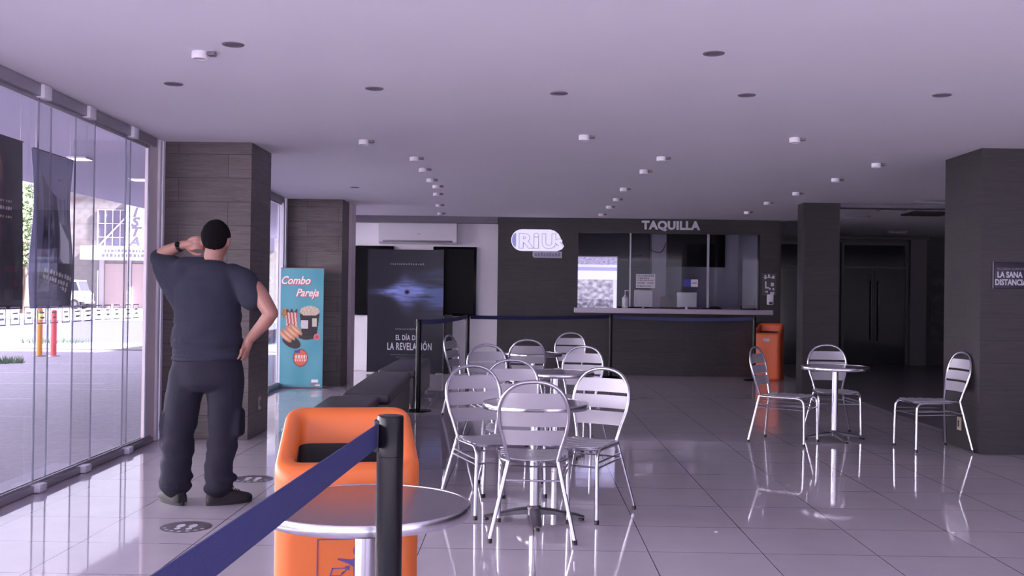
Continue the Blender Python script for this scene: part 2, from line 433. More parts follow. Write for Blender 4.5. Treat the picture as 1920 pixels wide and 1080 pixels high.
bm = new(); box(bm, wx(14.5) - .05, wx(14.5) + .03, 14.46, 14.54, .002, CH - .002, .004); box(bm, wx(14.5) - .05, wx(14.5) + .03, 14.6, 14.69, .002, CH - .002, .004); struct('trim_6', bm, M['white_profile'])

glass_section('window_4', 15.27, 17.74, [(15.28, 16.2), (16.0, 17.0), (16.8, 17.72)], [16.1, 16.9], [16.1, 16.9], False)
# far doors in the dark corridor
def far_door(nm, x0, x1, leafs):
    root = bpy.data.objects.new(nm, None); COL.objects.link(root); root.location = (x0, 21.49, 0); root['kind'] = 'structure'
    w = x1 - x0
    bm = new(); box(bm, 0, .06, -.08, 0, .004, 2.55); box(bm, w - .06, w, -.08, 0, .004, 2.55); box(bm, .06, w - .06, -.08, 0, 2.49, 2.55); box(bm, .06, w - .06, -.08, 0, 2.0, 2.05); obj('frame', bm, M['door_dark'], root, False)
    bm = new(); box(bm, .06, w - .06, -.03, -.01, 2.05, 2.49); obj('transom', bm, M['door_glass'], root, False)
    lw = (w - .12) / leafs
    for k in range(leafs):
        bm = new(); box(bm, .062 + k * lw, .06 + (k + 1) * lw - .004, -.06, -.02, .008, 1.996); lf = obj('door_leaf', bm, M['door_glass'], root, False)
        bm = new(); cyl(bm, (.06 + lw * (k + (.88 if k == 0 else .12)), -.1, .5), (.06 + lw * (k + (.88 if k == 0 else .12)), -.1, 1.75), .014); 
        for z in (.6, 1.65): cyl(bm, (.06 + lw * (k + (.88 if k == 0 else .12)), -.1, z), (.06 + lw * (k + (.88 if k == 0 else .12)), -.055, z), .01)
        obj('pull_handle', bm, M['jamb'], lf)
    return root
d1 = far_door('door_1', 6.58, 7.97, 2)
bm = new(); ball(bm, (.57, -.064, 1.83), (.05, .004, .05)); obj('round_sticker', bm, M['jamb'], d1)
far_door('door_2', 5.0, 5.95, 1)
bm = new(); box(bm, 7.97, 8.3, 21.3, 21.495, .004, 2.6); struct('trim_7', bm, M['jamb'])
bm = new(); box(bm, 6.5, 8.35, 21.3, 21.495, 2.605, 2.66); struct('trim_8', bm, M['door_dark'])
def mural(u, v): 
    n = nz2(u * 5, v * 9) + .6 * nz2(u * 14, v * 22, 3)
    return mixc((24, 21, 27), (58, 53, 60), .35 + .8 * n)
t = printed('dark_wall_print', 1.1, 1.5, 30, 40, mural, M['print'], None, (9.0, 21.48, .5), .012)
tag(t, 'dark mottled poster hanging right of the far glass doors', 'poster')

# ------------------------------------------------------------------ ceiling lamps
def spot():
    t = thing('ceiling_spotlight', '', 'ceiling light')
    bm = new(); lathe(bm, [(0, 0), (.042, 0), (.045, -.004), (.045, -.038), (.042, -.042), (.035, -.042), (.033, -.035), (0, -.035)], 24); obj('housing', bm, M['lamp_white'], t)
    bm = new(); lathe(bm, [(.0, -.0355), (.032, -.0355), (.032, -.039), (0, -.04)], 20); obj('lens', bm, M['white_plastic'], t)
    bm = new(); box(bm, .0455, .09, -.024, .024, -.024, -.001, .005); obj('driver_box', bm, M['lamp_grey'], t)
    return t
sp = spot()
first = True
def put_spot(x, y, label, grp):
    global first
    if first:
        sp.location = (x, y, CH); sp['label'] = label; sp['group'] = grp; first = False
    else: dup(sp, (x, y, CH), 0, label, grp)
put_spot(-1.855, 5.75, 'white ceiling spotlight nearest the glass wall, above the standing man', 'ceiling spotlights')
ordn = ['first', 'second', 'third', 'fourth', 'fifth', 'sixth', 'seventh', 'eighth']
for nm, row in (('left row, above the benches', [(-1.441, 9.0), (-1.11, 10.07), (-1.116, 10.97), (-1.13, 11.95), (-1.12, 12.65), (-1.2, 13.6), (-1.32, 15.3), (-1.42, 16.85)]),
                ('middle row, above the cafe tables', [(.477, 8.6), (1.29, 9.85), (1.241, 10.88), (1.2, 12.7), (1.23, 14.04), (1.23, 15.23), (1.215, 16.65)]),
                ('right row, leading to the dark pillar', [(2.24, 8.6), (3.445, 10.14), (3.44, 11.45), (3.4, 12.96), (3.35, 14.3), (3.41, 15.88)])):
    for k, (x, y) in enumerate(row): put_spot(x, y, f'white ceiling spotlight, {ordn[k]} from the front of the {nm}', 'ceiling spotlights')
def downlight():
    t = thing('recessed_downlight', '', 'ceiling light')
    bm = new(); lathe(bm, [(.042, -.002), (.043, -.005), (.058, -.005), (.061, -.001), (.042, -.001)], 28); obj('trim_ring', bm, M['lamp_grey'], t)
    bm = new(); lathe(bm, [(0, -.0015), (.042, -.0015), (.042, -.003), (0, -.003)], 24); obj('lens', bm, M['grey_strip'], t)
    return t
dl = downlight()
for k, (x, y, lab) in enumerate(((-1.616, 5.57, 'grey recessed downlight nearest the camera on the left'), (-2.316, 6.65, 'grey recessed downlight closest to the glass wall'), (-1.013, 6.73, 'grey recessed downlight, second from the glass wall in the front row'),
                   (.207, 6.82, 'grey recessed downlight in the middle of the front row'), (1.023, 5.66, 'round grey downlight nearest the camera, right of centre'), (1.453, 6.81, 'grey recessed downlight, second from the right in the front row'),
                   (2.714, 6.74, 'grey recessed downlight at the right end of the front row'), (-2.188, 13.0, 'small recessed downlight near the banner pillar'))):
    if k == 0: dl.location = (x, y, CH); dl['label'] = lab; dl['group'] = 'recessed downlights'
    else: dup(dl, (x, y, CH), 0, lab, 'recessed downlights')
def panel_lamp():
    t = thing('ceiling_panel_lamp', '', 'ceiling light')
    bm = new(); box(bm, -.19, .19, -.1, .1, -.035, -.001, .006); obj('housing', bm, M['lamp_grey'], t)
    bm = new(); box(bm, -.17, .17, -.08, .08, -.04, -.0355); obj('diffuser', bm, M['lamp_white'], t)
    return t
pl = panel_lamp()
for k, (x, y, lab) in enumerate(((5.27, 16.4, 'flat ceiling lamp right of the small dark pillar, lowest in view of three'), (5.36, 15.1, 'flat ceiling lamp midway between the two right pillars'), (5.42, 13.8, 'flat ceiling lamp beside the top of the right pillar'), (7.16, 19.9, 'faint flat ceiling lamp in front of the far glass doors'))):
    if k == 0: pl.location = (x, y, CH); pl['label'] = lab; pl['group'] = 'flat lamps of the dark corridor'
    else: dup(pl, (x, y, CH), 0, lab, 'flat lamps of the dark corridor')
t = thing('ceiling_vent', 'dark square air vent in the corridor ceiling', 'vent', (6.15, 15.76, CH))
bm = new(); box(bm, -.3, .3, -.3, .3, -.025, -.001); obj('frame', bm, M['vent'], t, False)
bm = new()
for k in range(8): box(bm, -.26, .26, -.25 + k * .064, -.215 + k * .064, -.032, -.0255)
obj('grille', bm, M['black'], t, False)

# ------------------------------------------------------------------ ticket office
bm = new()
box(bm, .5, 4.26, 20.3, 20.4, .001, CH - .002); struct('wall_office_back', bm, M['booth_wall'])
bm = new(); box(bm, .42, .5, 17.83, 20.4, .001, CH - .002); struct('wall_office_left', bm, M['booth_wall'])
bm = new(); box(bm, 4.2, 4.258, 17.83, 20.29, .001, CH - .002); struct('wall_office_right', bm, M['booth_wall'])
bm = new(); box(bm, 2.36, 2.63, 19.2, 19.6, .001, CH - .002); struct('wall_office_pier', bm, M['booth_wall'])
bm = new(); box(bm, .52, 2.35, 19.45, 19.6, .001, CH - .002); struct('wall_office_partition', bm, M['booth_dark'])
w = bpy.data.objects.new('window_3', None); COL.objects.link(w); w['kind'] = 'structure'; w.location = (0, 0, 0)
for a, b in ((.903, 1.8), (1.806, 3.14), (3.146, 4.017)):
    bm = new(); box(bm, a, b, TY + .05, TY + .058, 1.175, 2.44); obj('pane', bm, M['glass_booth'], w, False)
bm = new(); box(bm, 1.79, 1.815, TY + .045, TY + .063, 1.175, 2.44); box(bm, 3.12, 3.16, TY + .045, TY + .063, 1.175, 2.44); obj('glass_fin', bm, M['alu_paint'], w, False)
bm = new(); box(bm, .9, 4.02, TY - .012, TY + .2, 2.44, 2.478); obj('header', bm, M['black'], w, False)
bm = new(); box(bm, .84, 4.2, TY - .24, TY - .003, 1.065, 1.15, .008); box(bm, .903, 4.017, TY - .004, TY + .2, 1.062, 1.15); t = obj('counter_ledge', bm, M['counter']); tag(t, 'pale stone counter ledge under the ticket window', 'counter')
# glowing panel added in place of a bright reflection in the booth glass
def reflected_view(u, v):
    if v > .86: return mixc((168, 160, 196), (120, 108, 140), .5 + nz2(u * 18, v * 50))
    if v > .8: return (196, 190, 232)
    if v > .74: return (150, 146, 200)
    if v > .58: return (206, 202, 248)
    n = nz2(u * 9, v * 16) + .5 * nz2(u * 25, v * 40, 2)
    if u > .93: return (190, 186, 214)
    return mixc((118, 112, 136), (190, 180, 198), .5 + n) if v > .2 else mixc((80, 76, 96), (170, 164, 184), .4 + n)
t = thing('reflection_panel', 'glowing panel imitating a bright reflection in the left end of the ticket window', 'reflection_panel', (1.25, 18.35, 0))
bm = new(); box(bm, -.4, .4, .0, .12, 1.08, 2.07, .006); obj('reflection_backing', bm, M['white_plastic'], t)
printed('reflection_face', .77, .95, 44, 60, reflected_view, M['reflection_panel'], t, (0, -.006, 1.1))
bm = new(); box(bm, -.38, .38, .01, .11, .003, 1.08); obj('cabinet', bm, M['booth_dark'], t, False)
# things on the counter
CT = 1.152
def monitor(label, x, wd, hh, rz):
    t = thing('computer_monitor', label, 'monitor', (x, TY + .32, 1.0), rz)
    bm = new(); box(bm, -wd / 2, wd / 2, 0, .04, .17, .17 + hh, .018, 3); obj('casing', bm, M['white_plastic'], t)
    bm = new(); cyl(bm, (0, .02, .02), (0, .02, .2), .03); obj('neck', bm, M['white_plastic'], t)
    bm = new(); box(bm, -.1, .1, -.05, .1, .002, .02, .006); obj('foot', bm, M['white_plastic'], t)
    bm = new(); box(bm, -wd / 2 + .02, wd / 2 - .02, .0405, .044, .19, .15 + hh); obj('screen', bm, M['screen'], t, False)
bm = new(); box(bm, 1.68, 4.0, TY + .205, TY + .8, .95, 1.0); box(bm, 1.68, 1.73, TY + .22, TY + .78, .001, .95); box(bm, 3.95, 4.0, TY + .22, TY + .78, .001, .95); t = obj('desk', bm, M['booth_dark'], smooth=False); tag(t, 'dark staff desk behind the ticket counter glass', 'desk')
monitor('white monitor back, left of two behind the ticket glass, under the notice', 2.07, .33, .3, .05)
monitor('white monitor back, right of two behind the ticket glass, under the blue sticker', 2.83, .35, .27, -.03)
t = thing('pump_bottle', 'clear pump bottle standing left of the monitors on the ticket counter', 'bottle', (1.73, TY + .14, 1.151))
bm = new(); lathe(bm, [(0, 0), (.05, 0), (.054, .01), (.054, .17), (.02, .21), (.018, .23), (0, .23)], 20); obj('bottle_body', bm, M['white_plastic'], t)
bm = new(); cyl(bm, (0, 0, .23), (0, 0, .3), .008); box(bm, -.012, .06, -.01, .01, .29, .31, .004); obj('pump', bm, M['paper'], t)
bm = new(); box(bm, 2.38, 2.6, TY + .28, TY + .42, 1.001, 1.36, .006); t = obj('cash_box', bm, M['brown']); tag(t, 'brown box standing between the two white monitors', 'box')
t = thing('cap', 'flat black cap lying on the ticket counter right of the monitors', 'cap', (3.28, TY + .12, 1.151))
bm = new(); ball(bm, (0, 0, .0), (.12, .06, .05), f=lambda p: Vector((p.x, p.y, max(0, p.z)))); obj('crown', bm, M['black'], t)
bm = new(); ball(bm, (-.14, 0, .008), (.1, .05, .008)); obj('brim', bm, M['black'], t)
t = thing('card_terminal', 'low black device at the right end of the ticket counter', 'device', (3.86, TY + .12, 1.151))
bm = new(); box(bm, -.13, .13, -.05, .05, 0, .07, .01); obj('casing', bm, M['black'], t)
bm = new(); box(bm, -.1, .1, -.045, .0, .0705, .074); obj('keypad', bm, M['ink'], t, False)
bm = new(); cyl(bm, (.11, .03, .07), (.12, .03, .18), .004); obj('antenna', bm, M['black'], t)
t = thing('wall_screen', 'large black screen hanging inside the ticket office', 'screen', (3.35, 20.29, 1.96))
bm = new(); box(bm, -.58, .58, -.06, -.0, -.01, .66, .006); obj('casing', bm, M['black'], t)
bm = new(); box(bm, -.56, .56, -.064, -.0605, .01, .64); obj('display', bm, M['screen'], t, False)
t = thing('loudspeaker', 'small black speaker box hanging inside the ticket office left of the pier', 'loudspeaker', (2.06, 19.2, 1.88))
bm = new(); box(bm, -.13, .13, -.0, .24, 0, .26, .01); obj('cabinet', bm, M['black'], t)
bm = new(); lathe(bm, [(0, 0), (.08, 0), (.09, .006), (0, .012)], 20); o = obj('driver', bm, M['ink'], t); o.rotation_euler = (PI / 2, 0, 0); o.location = (0, -.001, .12)
bm = new(); tube(bm, catmull([(2.3, 19.18, 2.24), (2.42, 19.17, 2.19), (2.54, 19.17, 2.2), (2.62, 19.17, 2.36)], 5), .008, 6); t = obj('cable', bm, M['black']); tag(t, 'black cable sagging across the pale pier in the ticket office', 'cable')
def notice(u, v):
    for z0, z1, a, b in ((.82, .92, .05, .95), (.64, .74, .1, .7), (.5, .58, .05, .95), (.3, .42, .08, .5), (.3, .42, .6, .92), (.08, .18, .05, .8)):
        if z0 < v < z1 and a < u < b and math.sin(u * 60 + z0 * 90) > -.4: return (120, 114, 128)
    return (196, 190, 202)
t = printed('paper_notice', .33, .24, 44, 30, notice, M['print'], None, (2.07, TY + .048, 1.5), .0015); tag(t, 'white printed notice stuck on the ticket window above the left monitor', 'notice')
t = thing('window_sticker', 'small blue and white sticker on the ticket window above the right monitor', 'sticker', (2.85, TY + .0475, 1.53))
bm = new(); box(bm, -.12, .0, 0, .002, 0, .13); obj('blue_half', bm, M['blue'], t, False)
bm = new(); box(bm, .001, .12, 0, .002, 0, .13); obj('white_half', bm, M['paper'], t, False)
bm = new(); box(bm, -.1, -.01, -.001, -.0002, .02, .03); box(bm, .02, .1, -.001, -.0002, .06, .075); obj('print_line', bm, M['blue'], t, False)
# TAQUILLA
t = thing('office_sign_letters', 'raised metal letters TAQUILLA above the ticket window', 'sign', (1.985, TY - .001, 2.515))
full = text_mesh('TAQUILLA', .195, .012, .009, align='LEFT', spacing=1.06); bm = new(); bm.from_mesh(full)
seen = set(); isl = []
for v in bm.verts:
    if v in seen: continue
    st = [v]; comp = []
    seen.add(v)
    while st:
        a = st.pop(); comp.append(a)
        for e in a.link_edges:
            b = e.other_vert(a)
            if b not in seen: seen.add(b); st.append(b)
    isl.append(comp)
xs = [v.co.x for v in bm.verts]; sc = 1.0 / (max(xs) - min(xs))
spans = sorted([(min(v.co.x for v in c), max(v.co.x for v in c), c) for c in isl], key=lambda s: s[0])
merged = []
for a, b, c in spans:
    if merged and a < merged[-1][1] - .02: merged[-1][1] = max(b, merged[-1][1]); merged[-1][2] += c
    else: merged.append([a, b, list(c)])
for a, b, c in merged:
    ids = {v: k for k, v in enumerate(c)}
    me = bpy.data.meshes.new('letter'); me.from_pydata([((v.co.x - min(xs)) * sc, v.co.y - .012, v.co.z) for v in c], [], [[ids[v] for v in fc.verts] for fc in bm.faces if fc.verts[0] in ids])
    link('letter', me, M['letter'], t)
bm.free()
# pale rounded sign
t = thing('cinema_sign', 'pale glowing rounded sign on dark wall left of the ticket window', 'sign', (.2, TY - .002, 2.295))
bm = new()
poly = []
for k in range(13): a = math.radians(90 + 180 * k / 12); poly.append((-.27 + .185 * math.cos(a), .185 * math.sin(a)))
poly += [(.33, -.185), (.42, -.15), (.455, -.1), (.43, -.05), (.40, .03), (.36, .11), (.29, .165), (.22, .185)]
prism_xz(bm, poly, -.05, 0); obj('sign_face', bm, M['sign_lit'], t)
bm = new(); prism_xz(bm, [(-.37 + .07 * math.cos(math.radians(90 + 180 * k / 10)), .0 + .12 * math.sin(math.radians(90 + 180 * k / 10))) for k in range(11)], -.054, -.0505); obj('blue_end', bm, M['sign_blue'], t)
for s, x, sz, sx in (('R', -.33, .33, 1.15), ('i', -.075, .36, 1.3), ('U', .07, .33, 1.05), ('s', .30, .30, 1.1)):
    text('raised_letter', s, sz, M['sign_lit'], t, (x, -.056, -.125), extrude=.006, offset=.012, align='LEFT', sx=sx)
    text('letter_outline', s, sz, M['sign_line'], t, (x, -.0515, -.125), extrude=.001, offset=.018, align='LEFT', sx=sx)
bm = new(); prism_xz(bm, [(-.06, -.30), (.42, -.30), (.42, -.19), (-.08, -.19), (-.085, -.27)], -.04, -.001); obj('lower_tab', bm, M['sign_tab'], t)
bm = new()
for k in range(9): box(bm, -.045 + k * .05, -.012 + k * .05, -.043, -.0405, -.275, -.225 + .008 * (k % 3))
obj('blurred_print', bm, M['sign_line'], t, False)
# right of the window
t = thing('wall_sticker', 'white lettered sticker on the dark wall right of the ticket window', 'sticker', (4.18, TY - .003, 1.5))
bm = new()
for (a, b, c, d) in ((-.09, .07, .2, .215), (-.08, -.05, .18, .25), (-.02, .01, .2, .26), (.05, .09, .19, .24), (-.07, -.045, .02, .14), (-.07, .0, .02, .045), (.03, .08, .06, .12), (-.06, -.02, -.05, -.02), (.02, .09, -.08, -.04), (.0, .03, .0, .03), (.06, .085, -.01, .03)): box(bm, a, b, -.001, .002, c, d)
o = obj('white_letters', bm, M['paper'], t, False)
bm = new(); box(bm, -.12, .12, .0022, .0028, -.1, .28); obj('backing', bm, M['booth_dark'], t, False)
t = thing('gel_dispenser', 'small white dispenser on the wall below the white sticker', 'dispenser', (4.19, TY - .002, 1.24))
bm = new(); box(bm, -.05, .05, -.09, 0, 0, .18, .015, 3); obj('body', bm, M['white_plastic'], t)
bm = new(); box(bm, -.03, .03, -.1, -.0905, .01, .05, .004); obj('lever', bm, M['ink'], t)

# ------------------------------------------------------------------ white back wall: air conditioner, two portrait screens
t = thing('air_conditioner', 'white split air conditioner on the back wall above the screens', 'air conditioner', (-1.86, 17.755, 2.21))
bm = new()
prof = [(0, 0), (-.17, .0), (-.215, .035), (-.225, .1), (-.22, .3), (-.2, .35), (-.17, .362), (0, .362)]
loft(bm, [[(-.67, y, z) for y, z in prof], [(.67, y, z) for y, z in prof]]); obj('body', bm, M['white_plastic'], t, angle=30)
bm = new(); box(bm, -.6, .6, -.2235, -.19, .02, .055, .006); obj('louvre', bm, M['lamp_grey'], t)
bm = new(); box(bm, .0, .05, -.2275, -.2235, .16, .17); obj('badge', bm, M['lamp_grey'], t, False)
for x, lab in ((-2.66, 'black portrait screen on the back wall left of the film poster'), (-1.225, 'black portrait screen on the back wall right of the film poster')):
    t = thing('portrait_screen', lab, 'screen', (x, 17.756, .97))
    bm = new(); box(bm, -.375, .375, -.07, 0, 0, 1.2, .008); obj('bezel', bm, M['black_gloss'], t)
    bm = new(); box(bm, -.33, .33, -.074, -.0705, .045, 1.155); obj('display', bm, M['screen'], t, False)

# film poster standee
def eye(u, v):
    x = (u - .52) * 1.25; y = (v - .655) * 2.1
    c = mixc((30, 29, 42), (38, 37, 50), v)
    env = .05 + .17 * math.exp(-(x / .2) ** 2)
    wob = .03 * nz2(x * 5, y * 12) 
    g = math.exp(-((y + wob) / env) ** 2) * math.exp(-(x / .52) ** 4)
    st = .55 + .6 * nz2(x * 3, y * 42, 5) + .3 * nz2(x * 9, y * 20, 1)
    c = mixc(c, (132, 142, 212), min(1, g * max(.3, min(1, st + .25)) * 1.2))
    hz = math.exp(-((y + .06) / .24) ** 2) * max(0, x + .12) * 1.5 * (.6 + .8 * nz2(x * 3, y * 20, 9))
    c = mixc(c, (86, 104, 160), min(.85, hz * 1.5))
    hz2 = math.exp(-((y - .28 - .1 * x) / .07) ** 2) * max(0, x) * 1.2
    c = mixc(c, (70, 82, 120), min(.5, hz2))
    rr = math.hypot(x, y * 1.0)
    if rr < .13: c = mixc(c, (120, 126, 190), .55 * (1 - rr / .13) * (.7 + .9 * nz2(math.atan2(y, x) * 2.5, rr * 30, 8)))
    if rr < .05: c = mixc(c, (24, 24, 38), 1 - (rr / .05) ** 2)
    if rr < .02: c = (16, 16, 24)
    if v < .32: c = mixc(c, (34, 32, 44), .5)
    return c
t = thing('film_poster_stand', 'tall dark film poster stand with glowing eye in front of the screens', 'poster stand', (-2.02, 17.25, 0))
printed('printed_sheet', 1.28, 2.07, 110, 150, eye, M['print_gloss'], t, (0, 0, .02), .03)
bm = new(); box(bm, .645, .79, .12, .2, .003, 1.0); obj('side_panel', bm, M['black'], t, False)
bm = new(); box(bm, -.5, .5, .035, .32, .002, .02); obj('base', bm, M['black'], t, False)
bm = new(); tube(bm, [(0, .3, .02), (0, .045, 1.6)], .012, 8); obj('strut', bm, M['black'], t)
text('poster_lettering', 'EL DÍA DE', .12, M['white_letter'], t, (.03, -.002, .565), extrude=.0008, offset=.002, sx=.62, spacing=1.15)
text('poster_lettering', 'LA REVELACIÓN', .17, M['white_letter'], t, (.08, -.002, .4), extrude=.0008, offset=.003, sx=.56, spacing=1.1)
bm = new()
rr_ = random.Random(3)
def scribble(bm, x0, x1, z, h, w, y=-.0015):
    x = x0
    while x < x1:
        ww = w * (.6 + .8 * rr_.random()); box(bm, x, x + ww, y - .0006, y, z, z + h * (.7 + .3 * rr_.random())); x += ww + w * .9
scribble(bm, -.26, .3, 1.83, .035, .02); scribble(bm, -.16, .2, .74, .022, .014); scribble(bm, -.24, .3, .31, .012, .01); scribble(bm, -.14, .16, .27, .012, .01); scribble(bm, -.06, .1, .17, .05, .016)
obj('small_print', bm, M['grey_letter'], t, False)

# ------------------------------------------------------------------ teal snack banner
def combo(u, v):
    c = mixc((74, 148, 164), (96, 160, 176), .5 + .7 * nz2(u * 3, v * 5)); X = u * .6; Z = v * 1.66
    def inside(cx, cz, rx, rz, rot=0.):
        a = X - cx; b = Z - cz; a, b = a * math.cos(rot) + b * math.sin(rot), -a * math.sin(rot) + b * math.cos(rot)
        return (a / rx) ** 2 + (b / rz) ** 2
    if inside(.16, .63, .14, .08, -.5) < 1 or inside(.37, .72, .14, .06) < 1: c = (52, 40, 44)
    # nachos and boxes
    if inside(.07, 1.03, .06, .07) < 1: c = mixc((190, 150, 90), (120, 90, 60), .5 + nz2(u * 40, v * 60))
    if .08 < X < .24 and .82 < Z < 1.07 + .02 * math.sin(X * 90):
        c = (176, 74, 72) if int((X + .12 * (Z - .8)) / .022) % 2 else (216, 190, 184)
        if Z > 1.04: c = (70, 50, 50)
    # bucket of popcorn
    if .27 < X < .55 and .72 < Z < 1.03 and X > .27 + (1.03 - Z) * .12 and X < .55 - (1.03 - Z) * .12:
        c = (40, 32, 38)
        if .29 < X < .39 and .82 < Z < .93: c = (200, 192, 198)
        if .45 < X < .51 and .84 < Z < .96: c = (196, 190, 170)
    if inside(.41, 1.06, .135, .075) < 1 and Z > 1.0: c = mixc((214, 196, 176), (176, 152, 136), .5 + 1.2 * nz2(u * 45, v * 80))
    # hot dogs
    for k in range(4):
        d = inside(.07 + k * .05, .70 + k * .035, .12, .036, -.72)
        if d < 1: c = mixc((226, 186, 152), (168, 112, 84), d)
        if inside(.085 + k * .05, .705 + k * .035, .1, .009, -.72) < 1: c = (200, 120, 90)
    d = inside(.515, .70, .045, .045)
    if d < 1: c = (214, 110, 126) if d > .3 else (196, 70, 90)
    # round price badge
    d = inside(.29, .405, .105, .125)
    if d < 1: c = (128, 58, 60)
    if d < .8: c = (214, 102, 76)
    if .2 < X < .28 and .47 < Z < .515: c = (70, 62, 140)
    if d < .7 and .40 < Z < .44 and math.sin(X * 170) > -.3: c = (236, 214, 206)
    if d < .7 and .36 < Z < .39 and math.sin(X * 200 + 1) > -.2: c = (228, 200, 196)
    # corner mark
    if .45 < X < .54 and .06 < Z < .1: c = (228, 222, 230)
    if .45 < X < .52 and .035 < Z < .055: c = (196, 80, 86)
    if .5 < X < .57 and .01 < Z < .03: c = (226, 220, 228)
    return c
t = thing('snack_banner', 'teal standing banner reading Combo Pareja in front of the wooden pillar', 'banner', (-3.13, 14.33, 0), .03)
printed('printed_sheet', .6, 1.66, 84, 170, combo, M['print'], t, (0, 0, .02), .004)
for z in (.012, 1.68):
    bm = new(); cyl(bm, (-.3, .006, z), (.3, .006, z), .009 if z > 1 else .011); obj('rod', bm, M['steel'], t)
bm = new(); tube(bm, [(0, .03, .02), (0, .02, 1.68)], .008, 8); tube(bm, [(0, .03, .5), (-.2, .2, .012)], .007, 8); tube(bm, [(0, .03, .5), (.2, .2, .012)], .007, 8); obj('stand', bm, M['steel'], t)
for s, x, z, sz in (('Combo', -.1, 1.46, .155), ('Pareja', .07, 1.29, .15)):
    text('banner_lettering', s, sz, M['rose'], t, (x + .006, -.0012, z - .008), extrude=.0006, offset=.007, shear=.35, sx=.86)
    o = text('banner_lettering', s, sz, M['cream'], t, (x, -.0026, z), extrude=.0006, offset=.003, shear=.35, sx=.86)
    o.rotation_euler = (0, 0, 0)

# navy plate on the right pillar
t = thing('distance_sign', 'navy plate with white words La Sana Distancia on the right pillar', 'sign', (4.275, 9.049, 1.455))
bm = new(); box(bm, -.16, .16, -.012, 0, 0, .235, .003); obj('plate', bm, M['navy_plate'], t)
bm = new(); box(bm, -.175, -.166, -.014, 0, 0, .24); obj('edge_strip', bm, M['grey_strip'], t, False)
text('sign_lettering', 'RECUERDA GUARDAR', .03, M['grey_letter'], t, (-.02, -.0135, .165), extrude=.001, offset=.0004, sx=.8)
text('sign_lettering', 'LA SANA', .072, M['white_letter'], t, (-.028, -.0135, .1), extrude=.001, offset=.0022, sx=.76)
text('sign_lettering', 'DISTANCIA', .072, M['white_letter'], t, (-.018, -.0135, .033), extrude=.001, offset=.0022, sx=.75)
for nm, loc, rz, lab in (('wall_outlet', (-2.4895, 9.6, .235), PI / 2, 'small beige outlet low on the side of the pillar by the man'), ('wall_outlet', (3.9995, 9.45, .16), -PI / 2, 'beige outlet low on the right pillar behind a chair')):
    t = thing(nm, lab, 'outlet', loc, rz)
    bm = new(); box(bm, -.04, .04, -.012, 0, 0, .12, .004); obj('plate', bm, M['beige'], t)
    bm = new(); box(bm, -.015, .015, -.0135, -.0122, .03, .09); obj('socket', bm, M['ink'], t, False)

